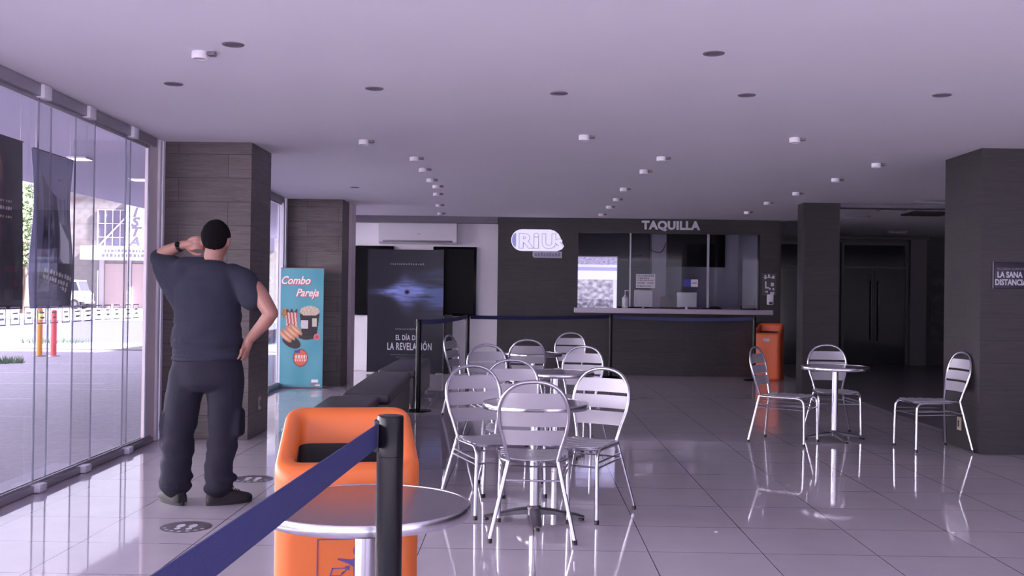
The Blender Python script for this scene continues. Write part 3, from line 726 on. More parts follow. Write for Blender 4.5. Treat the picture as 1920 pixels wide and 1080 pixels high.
# ------------------------------------------------------------------ cafe chair
def make_chair():
    t = thing('cafe_chair', '', 'chair')
    R = .0115
    zs = .435
    # rear: legs splay to the floor, the loop swells and closes in an arch; the back leans away
    def back(z): return .205 + max(0, z - zs) * .23 + max(0, zs - z) * .16
    bf = new(); pts = []
    side = [(.135, zs), (.155, .52), (.178, .60), (.189, .67), (.186, .73), (.165, .79), (.125, .838), (.07, .865), (0, .874)]
    full = [(x, z) for x, z in side] + [(-x, z) for x, z in reversed(side[:-1])]
    path = catmull([(x, -back(z), z) for x, z in full], 5)
    obj('back_frame', tube(bf, path, R, 10), M['alu'], t)
    for s in (-1, 1):
        bm = new(); tube(bm, [(s * .135, -back(zs), zs), (s * .230, -back(0), .012)], R, 10); l = obj('leg', bm, M['alu'], t)
        bm = new(); tube(bm, [(s * .2285, -back(0) + .001, .025), (s * .2305, -back(0), 0)], R + .0025, 10); obj('foot_cap', bm, M['black'], l)
        bm = new(); tube(bm, catmull([(s * .135, -.19, zs - .006), (s * .18, -.1, zs - .004), (s * .19, .06, zs - .004), (s * .192, .175, zs - .006), (s * .195, .215, zs - .022), (s * .197, .232, zs - .06), (s * .2, .236, .25), (s * .205, .24, .012)], 5), R, 10); l = obj('leg', bm, M['alu'], t)
        bm = new(); tube(bm, [(s * .2048, .24, .025), (s * .205, .24, 0)], R + .0025, 10); obj('foot_cap', bm, M['black'], l)
        for z, g in ((.355, 0), (.325, 1)):
            bm = new(); tube(bm, [(s * .199, .236, z), (s * (.135 + .095 * (zs - z) / zs), -back(z), z)], .006, 8); obj('stretcher', bm, M['alu'], t)
    bm = new(); tube(bm, [(-.2, .236, .33), (.2, .236, .33)], .006, 8); obj('stretcher', bm, M['alu'], t)
    bm = new(); tube(bm, [(-.157, -back(.33), .33), (.157, -back(.33), .33)], .006, 8); obj('stretcher', bm, M['alu'], t)
    # seat: five slats with rounded ends, gently dished
    bm = new()
    for k in range(5):
        y0 = -.185 + k * .081; y1 = y0 + .074; hw0 = [.135, .168, .184, .19, .19][k]
        n = 10; rings = []
        for i in range(n + 1):
            x = -hw0 + 2 * hw0 * i / n; z = zs + .006 - .010 * (1 - (x / hw0) ** 2); d = .012 if i in (0, n) else 0
            rings.append([(x, y0 + d, z), (x, y1 - d, z), (x, y1 - d, z + .005), (x, y0 + d, z + .005)])
        loft(bm, rings)
    obj('seat', bm, M['alu_slat'], t, False)
    bm = new(); tube(bm, catmull([(-.19, .19, zs - .004), (-.1, .225, zs - .006), (.1, .225, zs - .006), (.19, .19, zs - .004)], 4), .008, 8); obj('seat_frame', bm, M['alu'], t)
    def hw(z):
        for (xa, za), (xb, zb) in zip(side, side[1:]):
            if za <= z <= zb: return xa + (xb - xa) * (z - za) / (zb - za)
        return 0
    for z0, z1 in ((.525, .608), (.628, .708), (.728, .812)):
        bm = new(); rings = []; n = 16; m = 8
        for j in range(m + 1):
            z = z0 + (z1 - z0) * j / m; w = hw(z) - .004
            fr = []
            for i in range(n + 1):
                x = -w + 2 * w * i / n; bow = -.022 * (1 - (x / max(w, .01)) ** 2)
                fr.append((x, -back(z) + bow, z))
            rings.append(fr)
        # front and back skins joined round the edge
        V0 = [[bm.verts.new(p) for p in r_] for r_ in rings]; V1 = [[bm.verts.new((p[0], p[1] + .006, p[2])) for p in r_] for r_ in rings]
        for j in range(m):
            for i in range(n):
                bm.faces.new((V0[j][i], V0[j][i + 1], V0[j + 1][i + 1], V0[j + 1][i])); bm.faces.new((V1[j][i], V1[j + 1][i], V1[j + 1][i + 1], V1[j][i + 1]))
        for i in range(n):
            bm.faces.new((V0[0][i], V1[0][i], V1[0][i + 1], V0[0][i + 1])); bm.faces.new((V0[m][i], V0[m][i + 1], V1[m][i + 1], V1[m][i]))
        for j in range(m):
            bm.faces.new((V0[j][0], V0[j + 1][0], V1[j + 1][0], V1[j][0])); bm.faces.new((V0[j][n], V1[j][n], V1[j + 1][n], V0[j + 1][n]))
        obj('backrest_slat', bm, M['alu_slat'], t)
    return t
chair = make_chair(); used = False
def put_chair(x, y, fx, fy, label, grp):
    """(x, y) centre of the seat, (fx, fy) where it faces"""
    global used
    rz = math.atan2(fy, fx) - PI / 2
    if not used:
        chair.location = (x, y, .001); chair.rotation_euler = (0, 0, rz); chair['label'] = label; chair['group'] = grp; used = True
    else: dup(chair, (x, y, .001), rz, label, grp)
A = 'slatted aluminium chair '
G1, G2 = 'chairs of the middle cafe tables', 'chairs of the right-hand cafe table'
put_chair(.06, 5.80, .02, 1, A + 'nearest the camera, back turned, in front of the middle table', G1)
put_chair(.37, 6.33, -.47, -.88, A + 'at the right side of the nearer middle table', G1)
put_chair(-.205, 6.40, .45, -.89, A + 'at the left side of the nearer middle table', G1)
put_chair(-.07, 7.02, .06, -1, A + 'behind the nearer middle table, facing the camera', G1)
put_chair(-.25, 9.24, .35, -.93, A + 'at the left of the second middle table, pale back with closed slats', G1)
put_chair(.46, 9.17, -.3, -.95, A + 'right of the second middle table, half hidden by a nearer chair', G1)
put_chair(.03, 11.0, .0, 1, A + 'in the centre of the back row, seen from behind', G1)
put_chair(.55, 12.6, -.1, -1, A + 'farthest from the camera, right end of the back row', G1)
put_chair(-.57, 11.5, .95, -.30, A + 'standing sideways beside the far bench and black post', G1)
put_chair(3.06, 10.17, -.05, -1, A + 'behind the right-hand table, facing the camera', G2)
put_chair(2.45, 9.62, .84, -.54, A + 'at the left of the right-hand table beside the far orange bin', G2)
put_chair(3.68, 9.32, -1, -.12, A + 'standing apart in front of the dark right pillar', G2)

# ------------------------------------------------------------------ round cafe tables
def make_table():
    t = thing('cafe_table', '', 'table')
    TH = .70; r_ = .316
    bm = new(); lathe(bm, [(0, TH - .012), (r_ - .006, TH - .012), (r_ - .006, TH), (0, TH)], 56); obj('tabletop', bm, M['table_top'], t)
    bm = new(); lathe(bm, [(r_ - .006, TH - .032), (r_, TH - .033), (r_ + .003, TH - .027), (r_ + .003, TH - .002), (r_, TH + .002), (r_ - .006, TH + .001), (r_ - .0055, TH - .013), (r_ - .006, TH - .032)], 56); obj('edge_band', bm, M['alu'], t)
    bm = new(); lathe(bm, [(0, .055), (.03, .055), (.03, TH - .03), (.0, TH - .03)], 24); obj('column', bm, M['alu'], t)
    bm = new(); box(bm, -.13, .13, -.02, .02, TH - .03, TH - .0125); box(bm, -.02, .02, -.13, .13, TH - .029, TH - .0126); obj('top_bracket', bm, M['base_dark'], t, False)
    bm = new(); lathe(bm, [(0, .035), (.05, .035), (.046, .075), (.034, .09), (0, .09)], 24); obj('hub', bm, M['base_dark'], t)
    for k in range(4):
        a = PI / 2 * k; ca, sa = math.cos(a), math.sin(a); bm = new(); rings = []
        for q, (d, hw_, zt, zb) in enumerate(((.02, .03, .078, .04), (.12, .031, .066, .036), (.25, .029, .04, .02), (.30, .024, .028, .018))):
            rings.append([(d * ca - s_ * hw_ * sa, d * sa + s_ * hw_ * ca, z) for s_, z in ((-1, zb), (1, zb), (1, zt - .008), (.5, zt), (-.5, zt), (-1, zt - .008))])
        loft(bm, rings); fo = obj('foot', bm, M['alu_paint'] if False else M['base_dark'], t)
        bm = new(); lathe(bm, [(0, 0), (.016, 0), (.016, .012), (.01, .02), (0, .02)], 14, (.285 * ca, .285 * sa, 0)); obj('glide', bm, M['black'], fo)
    return t
tb = make_table()
tb.location = (-.475, 3.1, .001); tb.rotation_euler = (0, 0, .5); tb['label'] = 'round steel cafe table nearest the camera, in front of the orange bin'; tb['group'] = 'round cafe tables'
dup(tb, (.07, 6.12, .001), PI / 2 + .05, 'round steel cafe table with four chairs, behind the nearest chair', 'round cafe tables')
dup(tb, (.27, 8.62, .001), .6, 'second round cafe table in the middle row, dark top', 'round cafe tables')
dup(tb, (.1, 11.4, .001), .4, 'farthest round cafe table, almost hidden among the back chairs', 'round cafe tables')
dup(tb, (2.98, 9.86, .001), .10, 'round cafe table at the right, between chairs by the dark pillar', 'round cafe tables')

# ------------------------------------------------------------------ litter bins
def make_bin(label, loc, rz, om, picto=True):
    t = thing('litter_bin', label, 'bin', loc, rz)
    W, D = .50, .46
    def ztop(y): return .735 + (.905 - .735) * ((y + D / 2) / D)
    def ring(inset, dz=None, z=None, rad=.07, n=8):
        p = rrect(0, 0, W - 2 * inset, D - 2 * inset, max(.02, rad - inset * .5), n)
        return [(x * (1 - .085 * max(0, (y + D / 2) / D - .2) * (1 if z is None else z)), y, (ztop(y) + dz) if z is None else z) for x, y in p]
    bm = new()
    rings = [ring(.02, z=.0), ring(.004, z=.012), ring(0, z=.04), ring(.004, z=.3), ring(.004, z=.5), ring(.002, dz=-.05), ring(.003, dz=-.02), ring(.012, dz=-.004), ring(.022, dz=0), ring(.05, dz=-.003), ring(.06, dz=-.012), ring(.066, dz=-.03)]
    # inner wall goes down deep at the rear and only a little at the front
    p = rrect(0, 0, W - .14, D - .14, .04, 8); rings.append([(x, y, ztop(y) - .035 - .09 * ((y + D / 2) / D)) for x, y in p])
    loft(bm, rings, cap=False); bmesh.ops.contextual_create(bm, geom=[e for e in bm.edges if e.is_boundary and all(v.co.z < .01 for v in e.verts)])
    obj('body', bm, om, t, angle=60)
    bm = new(); p2 = rrect(0, 0, W - .139, D - .139, .04, 8)
    loft(bm, [[(x, y, ztop(y) - .034 - .09 * ((y + D / 2) / D)) for x, y in p2], [(x * .97, y * .97, .62) for x, y in p2], [(x * .9, y * .9, .5) for x, y in p2]], cap=False)
    p3 = [bm.verts.new((x * .9, y * .9, .5)) for x, y in p2]; bm.faces.new(p3); obj('liner', bm, M['liner'], t)
    y = -D / 2 + .0035
    if picto:
        bm = new()
        for a, b, c, d in ((-.1, .1, .494, .498), (-.1, .1, .22, .224), (-.1, -.096, .224, .494), (.096, .1, .224, .494)): box(bm, a, b, y - .0015, y + .002, c, d)
        prism_xz(bm, [(.042 + .02 * math.cos(k * PI / 8), .455 + .022 * math.sin(k * PI / 8)) for k in range(16)], y - .0015, y + .002)
        prism_xz(bm, [(.02, .425), (-.03, .431), (-.03, .426), (.005, .413), (.024, .40), (.026, .33), (.02, .25), (.036, .25), (.044, .33), (.052, .25), (.068, .25), (.064, .40), (.07, .425), (.058, .434), (.03, .432)], y - .0015, y + .002)
        for a, b, c, d in ((-.05, .0, .395, .398), (-.057, -.02, .37, .373)): box(bm, a, b, y - .0015, y + .002, c, d)
        prism_xz(bm, [(-.058, .37), (-.054, .37), (-.044, .398), (-.048, .398)], y - .0015, y + .002); prism_xz(bm, [(-.022, .37), (-.018, .37), (-.008, .384), (-.012, .386)], y - .0015, y + .002)
        prism_xz(bm, [(-.014, .380), (.002, .395), (-.006, .402), (.012, .405), (.01, .388), (.004, .392), (-.011, .377)], y - .0015, y + .002)
        for a, b, c, d in ((-.06, 0, .345, .352), (-.05, -.01, .24, .345)): box(bm, a, b, y - .0015, y + .002, c, d)
        obj('pictogram', bm, M['purple'], t, False)
    else:
        bm = new(); box(bm, -.06, .06, y - .0015, y + .002, .62, .66); box(bm, -.03, .05, y - .0015, y + .002, .605, .615); obj('sticker', bm, M['paper'], t, False)
    return t
make_bin('large orange litter bin behind the nearest round table', (-.637, 3.72, .001), .172, M['orange'])
b2 = make_bin('distant orange litter bin beside the end of the ticket counter', (4.08, 17.17, .001), -.45, M['orange_far'], False)
for o in b2.children: o.scale = (.92, .86, 1.04)

# ------------------------------------------------------------------ belt barrier posts
def make_post(label, loc, grp, gap=True):
    t = thing('barrier_post', label, 'barrier post', loc, 0, grp)
    bm = new(); lathe(bm, [(0, .0), (.16, .0), (.162, .006), (.15, .014), (.05, .022), (.035, .03), (0, .03)], 36); obj('base', bm, M['post'], t)
    bm = new(); lathe(bm, [(0, .028), (.0312, .028), (.0312, .955), (0, .955)], 28); obj('pole', bm, M['post'], t)
    bm = new(); lathe(bm, [(0, .956), (.0312, .956), (.0312, 1.045), (.029, 1.05), (0, 1.05)], 28); obj('head', bm, M['post'], t)
    bm = new(); box(bm, -.037, -.02, -.018, .01, .965, 1.04, .003); obj('belt_slot', bm, M['black'], t)
    return t
GP = 'belt barrier posts'
pn = make_post('black belt barrier post close to the camera with a navy belt running forward', (-.312, 2.4, .001), GP)
pa = make_post('black belt barrier post standing beside the far bench', (-1.215, 11.72, .001), GP)
pb = make_post('black belt barrier post in front of the white back wall', (-.84, 15., .001), GP)
pc = make_post('black belt barrier post under the left part of the ticket counter', (1.43, 17.1, .001), GP)
pd = make_post('black belt barrier post beside the distant orange bin', (3.765, 16.86, .001), GP)
def belt(post, p0, p1, sag=.02, h=.055, name='belt'):
    o0 = Vector(post.location); n = 14; bm = new(); rings = []
    d = Vector((p1[0] - p0[0], p1[1] - p0[1], 0)).normalized(); nn = Vector((-d.y, d.x, 0)) * .0012
    for k in range(n + 1):
        s = k / n; p = Vector(p0).lerp(Vector(p1), s) - o0; p.z -= sag * 4 * s * (1 - s)
        rings.append([p + nn + Vector((0, 0, h / 2)), p - nn + Vector((0, 0, h / 2)), p - nn - Vector((0, 0, h / 2)), p + nn - Vector((0, 0, h / 2))])
    loft(bm, rings); obj(name, bm, M['belt'], post, False)
belt(pn, (-.340, 2.388, 1.005), (-.432, .15, 1.005), .0)
belt(pa, (-1.2, 11.75, 1.02), (-.85, 14.96, 1.02), .02)
belt(pb, (-.80, 15.02, 1.015), (1.40, 17.08, 1.015), .02)
belt(pc, (1.465, 17.1, 1.01), (3.73, 16.86, 1.01), .03)

# ------------------------------------------------------------------ benches
def make_bench(label, p0, p1, soft):
    d = Vector((p1[0] - p0[0], p1[1] - p0[1])); L = d.length; rz = math.atan2(d.y, d.x) - PI / 2
    t = thing('upholstered_bench', label, 'bench', (p0[0], p0[1], 0), rz, 'row of black benches')
    w = .215
    bm = new(); box(bm, -w + .012, w - .012, .012, L - .012, .055, .36, .006); obj('plinth', bm, M['bench_side'], t)
    bm = new(); box(bm, -w, w, 0, L, .362, .45 + soft, .022 + soft, 4); obj('cushion', bm, M['leather'], t)
    for x in (-w + .05, w - .05):
        for y in (.06, L - .06):
            bm = new(); cyl(bm, (x, y, 0.001), (x, y, .056), .02); obj('leg', bm, M['steel'], t)
make_bench('black bench nearest the orange bin, first of the row of three', (-1.385, 6.75), (-1.465, 8.86), 0)
make_bench('black bench with rounded cushion, in the middle of the row', (-1.39, 8.98), (-1.485, 11.5), .012)
make_bench('black bench farthest from the camera, in front of the film poster', (-1.5, 12.0), (-1.515, 14.25), 0)

# ------------------------------------------------------------------ floor markers and scraps
for x, y, lab in ((-1.905, 5.79, 'round grey floor marker in front of the man, nearest the camera'), (-1.93, 7.31, 'round grey floor marker beyond the man, beside the bin')):
    t = thing('floor_marker', lab, 'floor sticker', (x, y, .0008), 0, 'round floor markers')
    bm = new(); prism_xy(bm, ell(0, 0, .142, .142, 40), 0, .0012); obj('disc', bm, M['decal'], t, False)
    bm = new()
    for s in (-1, 1):
        prism_xy(bm, [(s * .035 + a, b) for a, b in ell(0, .02, .022, .045, 16)], .00125, .0018); prism_xy(bm, [(s * .033 + a, b) for a, b in ell(0, -.05, .017, .022, 14)], .00125, .0018)
    for k in range(7):
        a = math.radians(200 + k * 23); prism_xy(bm, [(.115 * math.cos(a) + .01 * q[0], .115 * math.sin(a) + .008 * q[1]) for q in ((-1, -1), (1, -1), (1, 1), (-1, 1))], .00125, .0018)
    obj('footprints', bm, M['decal_white'], t, False)
for x, y, lab in ((1.105, 5.85, 'white crumb on the tiles right of the nearest chair'), (1.62, 7.02, 'tiny white crumb on the tiles in front of the right-hand table'), (2.48, 5.93, 'white speck on the tiles near the right edge')):
    bm = new(); ball(bm, (0, 0, .006), (.012, .009, .006), 8, 6, lambda p: p + Vector((.003 * nz2(p.x * 200, p.y * 200), .002, 0))); t = obj('paper_scrap', bm, M['paper'], None, loc=(x, y, .001)); tag(t, lab, 'litter', 'scraps on the floor')
# ------------------------------------------------------------------ the standing man
def limb(bm, pts, radii, seg=16, flat=None):
    """tapering limb with round ends"""
    P = catmull(pts, 5) if len(pts) > 2 else [Vector(pts[0]).lerp(Vector(pts[1]), k / 4) for k in range(5)]
    n = len(P); R = [np.interp(k / (n - 1) * (len(radii) - 1), range(len(radii)), radii) for k in range(n)]
    tube(bm, P, [float(x) for x in R], seg)
    ball(bm, P[0], float(R[0]), 14, 10); ball(bm, P[-1], float(R[-1]), 14, 10)
def stack(bm, rows, seg=32):
    """rows: (cx, cy, z, rx, ry)"""
    loft(bm, [[(cx + rx * math.cos(2 * PI * k / seg), cy + ry * math.sin(2 * PI * k / seg), z) for k in range(seg)] for cx, cy, z, rx, ry in rows])
OX, OY = -1.99, 6.42
man = thing('person', 'man in slate t-shirt and dark trousers with one hand to his head', 'person', (OX, OY, .001))
def L(x, y, z): return (x - OX, y - OY, z)
HX, HY = -1.955, 6.44
HS = 1.06
bm = new()
# skull, jaw, nose, ears, neck
ball(bm, L(HX, HY, 1.668), (.077, .096, .112), 28, 20)
ball(bm, L(HX, HY + .035, 1.615), (.062, .068, .072), 24, 16)
limb(bm, [L(HX, HY + .092, 1.672), L(HX, HY + .112, 1.64), L(HX, HY + .104, 1.63)], [.010, .017, .014], 10)
ball(bm, L(HX, HY + .09, 1.602), (.026, .014, .012), 14, 8); ball(bm, L(HX, HY + .085, 1.566), (.028, .02, .018), 14, 8)
for s in (-1, 1):
    ball(bm, L(HX + s * .08, HY - .008, 1.65), (.013, .022, .034), 14, 10)
    ball(bm, L(HX + s * .032, HY + .082, 1.705), (.026, .016, .010), 12, 8)
    ball(bm, L(HX + s * .045, HY + .066, 1.645), (.024, .024, .024), 12, 8)
limb(bm, [L(-1.972, 6.415, 1.45), L(-1.966, 6.42, 1.53), L(-1.958, 6.43, 1.62)], [.072, .061, .058])
# trunk and legs beneath the clothes, so that the body stays whole
stack(bm, [(-.0, 0, .80, .15, .10), (0, 0, .95, .17, .11), (0, 0, 1.1, .16, .105), (0, 0, 1.3, .17, .11), (.0, 0, 1.43, .15, .09), (.01, 0, 1.5, .07, .06)])
for s, xs_ in ((-1, (-.12, -.175, -.188)), (1, (.11, .10, .088))):
    limb(bm, [(xs_[0], 0, .84), (xs_[1], .015, .46), (xs_[2], -.0, .1)], [.085, .055, .04])
# left arm: raised sideways and forward, forearm coming back to the head
SH_L, EL_L, WR_L = L(-2.15, 6.42, 1.44), L(-2.372, 6.575, 1.548), L(-2.175, 6.462, 1.628)
limb(bm, [SH_L, EL_L], [.055, .046]); limb(bm, [EL_L, tuple((Vector(EL_L) * .6 + Vector(WR_L) * .4) + Vector((-.006, 0, .006))), WR_L], [.047, .043, .029])
# right arm: out and down, hand on the hip
SH_R, EL_R, WR_R = L(-1.79, 6.42, 1.44), L(-1.578, 6.34, 1.205), L(-1.728, 6.402, 1.035)
limb(bm, [SH_R, tuple((Vector(SH_R) + Vector(EL_R)) / 2 + Vector((.012, 0, .012))), EL_R], [.052, .056, .047]); limb(bm, [EL_R, tuple(Vector(EL_R).lerp(Vector(WR_R), .3) + Vector((.006, 0, -.004))), WR_R], [.046, .044, .029])
# left hand: palm beside the ear, fingers curled against the side of the head
limb(bm, [WR_L, L(-2.14, 6.447, 1.632), L(-2.108, 6.432, 1.635)], [.026, .026, .024], 12)
for k, (dz, ln) in enumerate(((.036, .9), (.013, 1.), (-.011, .95), (-.033, .8))):
    z = 1.634 + dz
    limb(bm, [L(-2.125, 6.44, 1.632 + dz * .7), L(-2.10, 6.424, z)], [.014, .0125], 10)
    limb(bm, [L(-2.10, 6.424, z), L(-2.066, 6.416, z + .006), L(-2.043, 6.432, z + .003), L(-2.036, 6.432 + .026 * ln, z - .004)], [.0112, .0100, .0092, .0082], 10)
limb(bm, [L(-2.135, 6.45, 1.605), L(-2.108, 6.452, 1.578), L(-2.076, 6.448, 1.568), L(-2.05, 6.44, 1.572)], [.014, .0125, .011, .009], 10)
# right hand: resting on the back of the hip, fingers pointing down, thumb forward
limb(bm, [WR_R, L(-1.738, 6.40, 1.005), L(-1.746, 6.396, .982)], [.029, .032, .030], 12)
for k, ln in enumerate((.85, .97, 1., .9)):
    y = 6.352 + .0225 * k
    def hx(yy, e): return -1.99 + .226 * math.sqrt(max(0, 1 - ((yy - 6.42) / .15) ** 2)) + e
    limb(bm, [L(-1.742, 6.385 + .008 * k, 1.0), L(hx(y, .028), y, .972)], [.0145, .0125], 10)
    limb(bm, [L(hx(y, .028), y, .972), L(hx(y - .004, .027), y - .004, .972 - .032 * ln), L(hx(y - .008, .016), y - .008, .972 - .06 * ln)], [.0112, .0100, .0084], 10)
limb(bm, [L(-1.738, 6.415, 1.005), L(-1.742, 6.448, .99), L(-1.749, 6.475, .978), L(-1.762, 6.495, .968)], [.016, .014, .012, .010], 10)
body = remeshed('body', bm, .0055, M['skin'], man, 5)
bm = new()
for s in (-1, 1): ball(bm, L(HX + s * .032, HY + .086, 1.683), (.0135, .010, .009), 14, 10)
obj('eyes', bm, M['eye'], man)
bm = new()
for s in (-1, 1): ball(bm, L(HX + s * .032, HY + .0945, 1.683), (.006, .003, .006), 10, 8)
obj('pupils', bm, M['hair'], man)
bm = new(); ball(bm, L(HX, HY + .101, 1.603), (.025, .006, .007), 14, 8); obj('lips', bm, M['lip'], man)
# short hair
def hairf(p):
    q = Vector(p); n = nz2(p.x * 60, p.y * 60, p.z * 40) * .0025
    if p.y > .03 and p.z < .055: q = q * (1 - .25 * min(1, (p.y - .03) / .03))
    if p.z < -.035: q.x *= 1 - .16 * min(1, (-.035 - p.z) / .05); q.y *= 1 - .05 * min(1, (-.035 - p.z) / .05)
    if abs(p.x) > .06 and p.z < .0 and p.y > -.03: q.x *= .86
    return q + q.normalized() * n
bm = new(); ball(bm, L(HX, HY - .010, 1.680), (.0905, .102, .111), 48, 36, hairf); obj('hair', bm, M['hair'], man, angle=180)
# wrist watch
bm = new(); a = Vector(EL_L).lerp(Vector(WR_L), .86); b = Vector(EL_L).lerp(Vector(WR_L), .97); tube(bm, [a, a.lerp(b, .5), b], [.0345, .034, .0325], 24); wt = obj('watch', bm, M['watch'], man)
bm = new(); c = a.lerp(b, .5) + Vector((-.012, -.03, .010)); ball(bm, c, (.018, .012, .018), 16, 10); obj('watch_face', bm, M['black_gloss'], wt)
# t-shirt
bm = new()
stack(bm, [(.0, .0, .905, .226, .148), (-.002, 0, .95, .226, .15), (-.004, .0, 1.03, .216, .15), (-.006, .0, 1.12, .209, .148), (-.006, 0, 1.22, .207, .145), (-.006, 0, 1.32, .212, .142), (-.004, 0, 1.40, .214, .132), (.0, 0, 1.455, .19, .115), (.006, 0, 1.50, .125, .09), (.014, 0, 1.522, .083, .075)])
limb(bm, [(.15, 0, 1.43), (.225, -.012, 1.395), (.285, -.035, 1.295)], [.085, .086, .084])
limb(bm, [(-.14, 0, 1.42), (-.25, .07, 1.47), (-.365, .145, 1.545)], [.098, .086, .066])
limb(bm, [(-.155, .0, 1.25), (-.245, .05, 1.385), (-.335, .12, 1.49)], [.07, .08, .07])
limb(bm, [(-.02, 0, 1.49), (-.15, .0, 1.475)], [.07, .075])
def folds(p):
    low = max(0., min(1., (1.3 - p.z) / .35))
    return low * (.024 * nz2(p.x * 3.2 + p.z * 2, p.z * 19) + .008 * nz2(p.x * 6, p.z * 42, 4)) + .010 * nz2(p.x * 8 - p.z * 4, p.z * 7 + p.x * 3, 2 + p.y * 5)
sh = remeshed('t_shirt', bm, .0095, M['shirt'], man, 6, folds)
# neck band
bm = new(); tube(bm, [(.014 + .080 * math.cos(t_), .072 * math.sin(t_) + .004, 1.515 - .012 * math.sin(t_)) for t_ in [2 * PI * k / 28 for k in range(29)]], .007, 8); obj('neck_band', bm, M['shirt'], sh)
# trousers
bm = new()
stack(bm, [(0, 0, .99, .188, .128), (0, 0, .93, .208, .138), (0, -.004, .84, .226, .15), (0, -.004, .76, .226, .148), (-.006, .0, .715, .19, .11)])
limb(bm, [(-.118, 0, .80), (-.150, .0, .66), (-.178, .012, .48), (-.188, .0, .28), (-.190, -.01, .13)], [.122, .114, .103, .096, .090], 20)
limb(bm, [(.108, 0, .80), (.110, .0, .66), (.104, .012, .48), (.088, .0, .28), (.086, -.01, .13)], [.120, .113, .097, .087, .082], 20)
# cloth pooled over the shoes
for x in (-.190, .088):
    ball(bm, (x, -.01, .115), (.092, .10, .045)); ball(bm, (x + .012, .0, .165), (.094, .10, .03))
# cargo pockets
box(bm, -.292, -.25, -.06, .09, .40, .58, .02); box(bm, .17, .222, -.06, .09, .42, .60, .02)
def creases(p):
    lo = max(0., min(1., (.62 - p.z) / .3))
    return .010 * nz2(p.x * 8, p.z * 7, p.y * 6) + lo * .020 * nz2(p.x * 4 + p.z * 3, p.z * 15, p.y * 3)
tr = remeshed('trousers', bm, .0105, M['trousers'], man, 5, creases)
# shoes: turned outward
for x, y, rz, wd in ((-.185, -.005, .78, 1.), (.092, -.0, -.95, 1.)):
    bm = new(); rings = []
    for s, w_, h_ in ((-.085, .026, .06), (-.075, .036, .085), (-.03, .041, .10), (.03, .042, .095), (.08, .048, .075), (.14, .050, .058), (.18, .043, .047), (.2, .024, .035)):
        rings.append([(w_ * math.cos(a_) , s, .022 + (h_ - .01) * max(0, math.sin(a_)) ** .8 if math.sin(a_) > 0 else .020) for a_ in [2 * PI * k / 20 for k in range(20)]])
    loft(bm, rings); so = obj('shoe', bm, M['shoe'], man, loc=(x, y, 0), rz=rz)
    bm = new(); loft(bm, [[(px * 1.05, py, z) for px, py in [(math.cos(2 * PI * k / 28) * (.045 + .006 * math.sin(2 * PI * k / 28)), .057 + .148 * math.sin(2 * PI * k / 28)) for k in range(28)]] for z in (0, .024)]); obj('sole', bm, M['sole'], so)
    bm = new()
    for q in range(4): tube(bm, [(-.022, .055 + q * .02, .098 - q * .006), (0, .05 + q * .02, .108 - q * .007), (.022, .055 + q * .02, .098 - q * .006)], .0035, 6)
    obj('laces', bm, M['black'], so)

# ------------------------------------------------------------------ outside: banners on the glass, canopy, pavement, street
GZ = -.09
def poster_a(u, v):
    c = mixc((30, 27, 36), (40, 36, 48), .5 + nz2(u * 4, v * 6))
    if u < .62:
        d = abs(u - .42 - .06 * nz2(1, v * 5)) / .17
        if .42 < v < .92: c = mixc(c, (150, 88, 66), max(0, 1 - d) * (.6 + .7 * nz2(u * 12, v * 16)))
        if .2 < v < .5: c = mixc(c, (92, 40, 46), max(0, 1 - d) * .6)
    for z in (.62, .58, .53):
        if z < v < z + .012 and .45 < u < .75 and math.sin(u * 130) > 0: c = (150, 140, 150)
    return c
def poster_b(u, v):
    n = nz2(u * 3, v * 7); c = mixc((62, 62, 82), (92, 92, 112), .5 + n)
    if u < .22: c = mixc((96, 96, 120), (120, 120, 146), .5 + nz2(u * 8, v * 3))  # lighter left strip: reflection on the curled edge painted into the print
    if .22 < u < .5 and v < .66: c = mixc((40, 40, 56), (104, 102, 120), .4 + 1.1 * nz2(u * 9, v * 14))
    if .5 < u < .62 and v < .9: c = (44, 44, 60)
    if .62 < u and v > .55: c = mixc((60, 60, 82), (110, 110, 134), .5 + nz2(u * 22, v * 3))
    a = u - .66; b = (v - .62)
    if .0 < a < .25 and -.3 - a * .35 < b < -.05 - a * .5: c = (150, 150, 172)
    if v < .30 and u > .22: c = mixc((36, 36, 52), (54, 54, 72), .5 + n)
    for k, z in enumerate((.235, .19, .15, .10, .065)):
        zz = z - (u - .35) * .09
        if zz < v < zz + .026 and .3 + .02 * k < u < .95 - .04 * k and math.sin(u * 95 + k) > -.45: c = (150, 148, 150)
    return c
def hang(nm, label, y0, y1, z0, z1, fn, bend, nx=56, ny=110):
    w_ = y1 - y0; yc = (y0 + y1) / 2
    t = thing(nm, label, 'poster', (wx(yc) - .075, yc, z0), WA + PI / 2)
    printed('printed_sheet', w_, z1 - z0, nx, ny, lambda u, v: tuple(min(235, 1.45 * q) for q in fn(u, v)), M['print'], t, (0, 0, 0), .003, bend)
    bm = new(); cyl(bm, (-w_ / 2, .002, z1 - z0), (w_ / 2, .002, z1 - z0), .004, 8); obj('hem_rod', bm, M['black'], t)
    bm = new()
    for x in (-w_ / 2 + .04, w_ / 2 - .04): cyl(bm, (x, .002, z1 - z0), (x, .002, CH - z0 - .001), .002, 6)
    obj('cord', bm, M['steel'], t)
    return t
h1 = hang('hanging_poster', 'black poster with dim orange figure outside the glass, at the left edge', 5.98, 6.67, 1.205, 2.30, poster_a, lambda u, v: .012 * math.sin(u * 5 + v * 2) + .03 * max(0, .12 - v) )
text('poster_lettering', 'ES DE', .055, M['red_letter'], h1, (.12, -.03, .24), extrude=.0006, offset=.0008, sx=1.1)
text('poster_lettering', 'EL', .05, M['red_letter'], h1, (.2, -.03, .15), extrude=.0006, offset=.0008, sx=1.2)
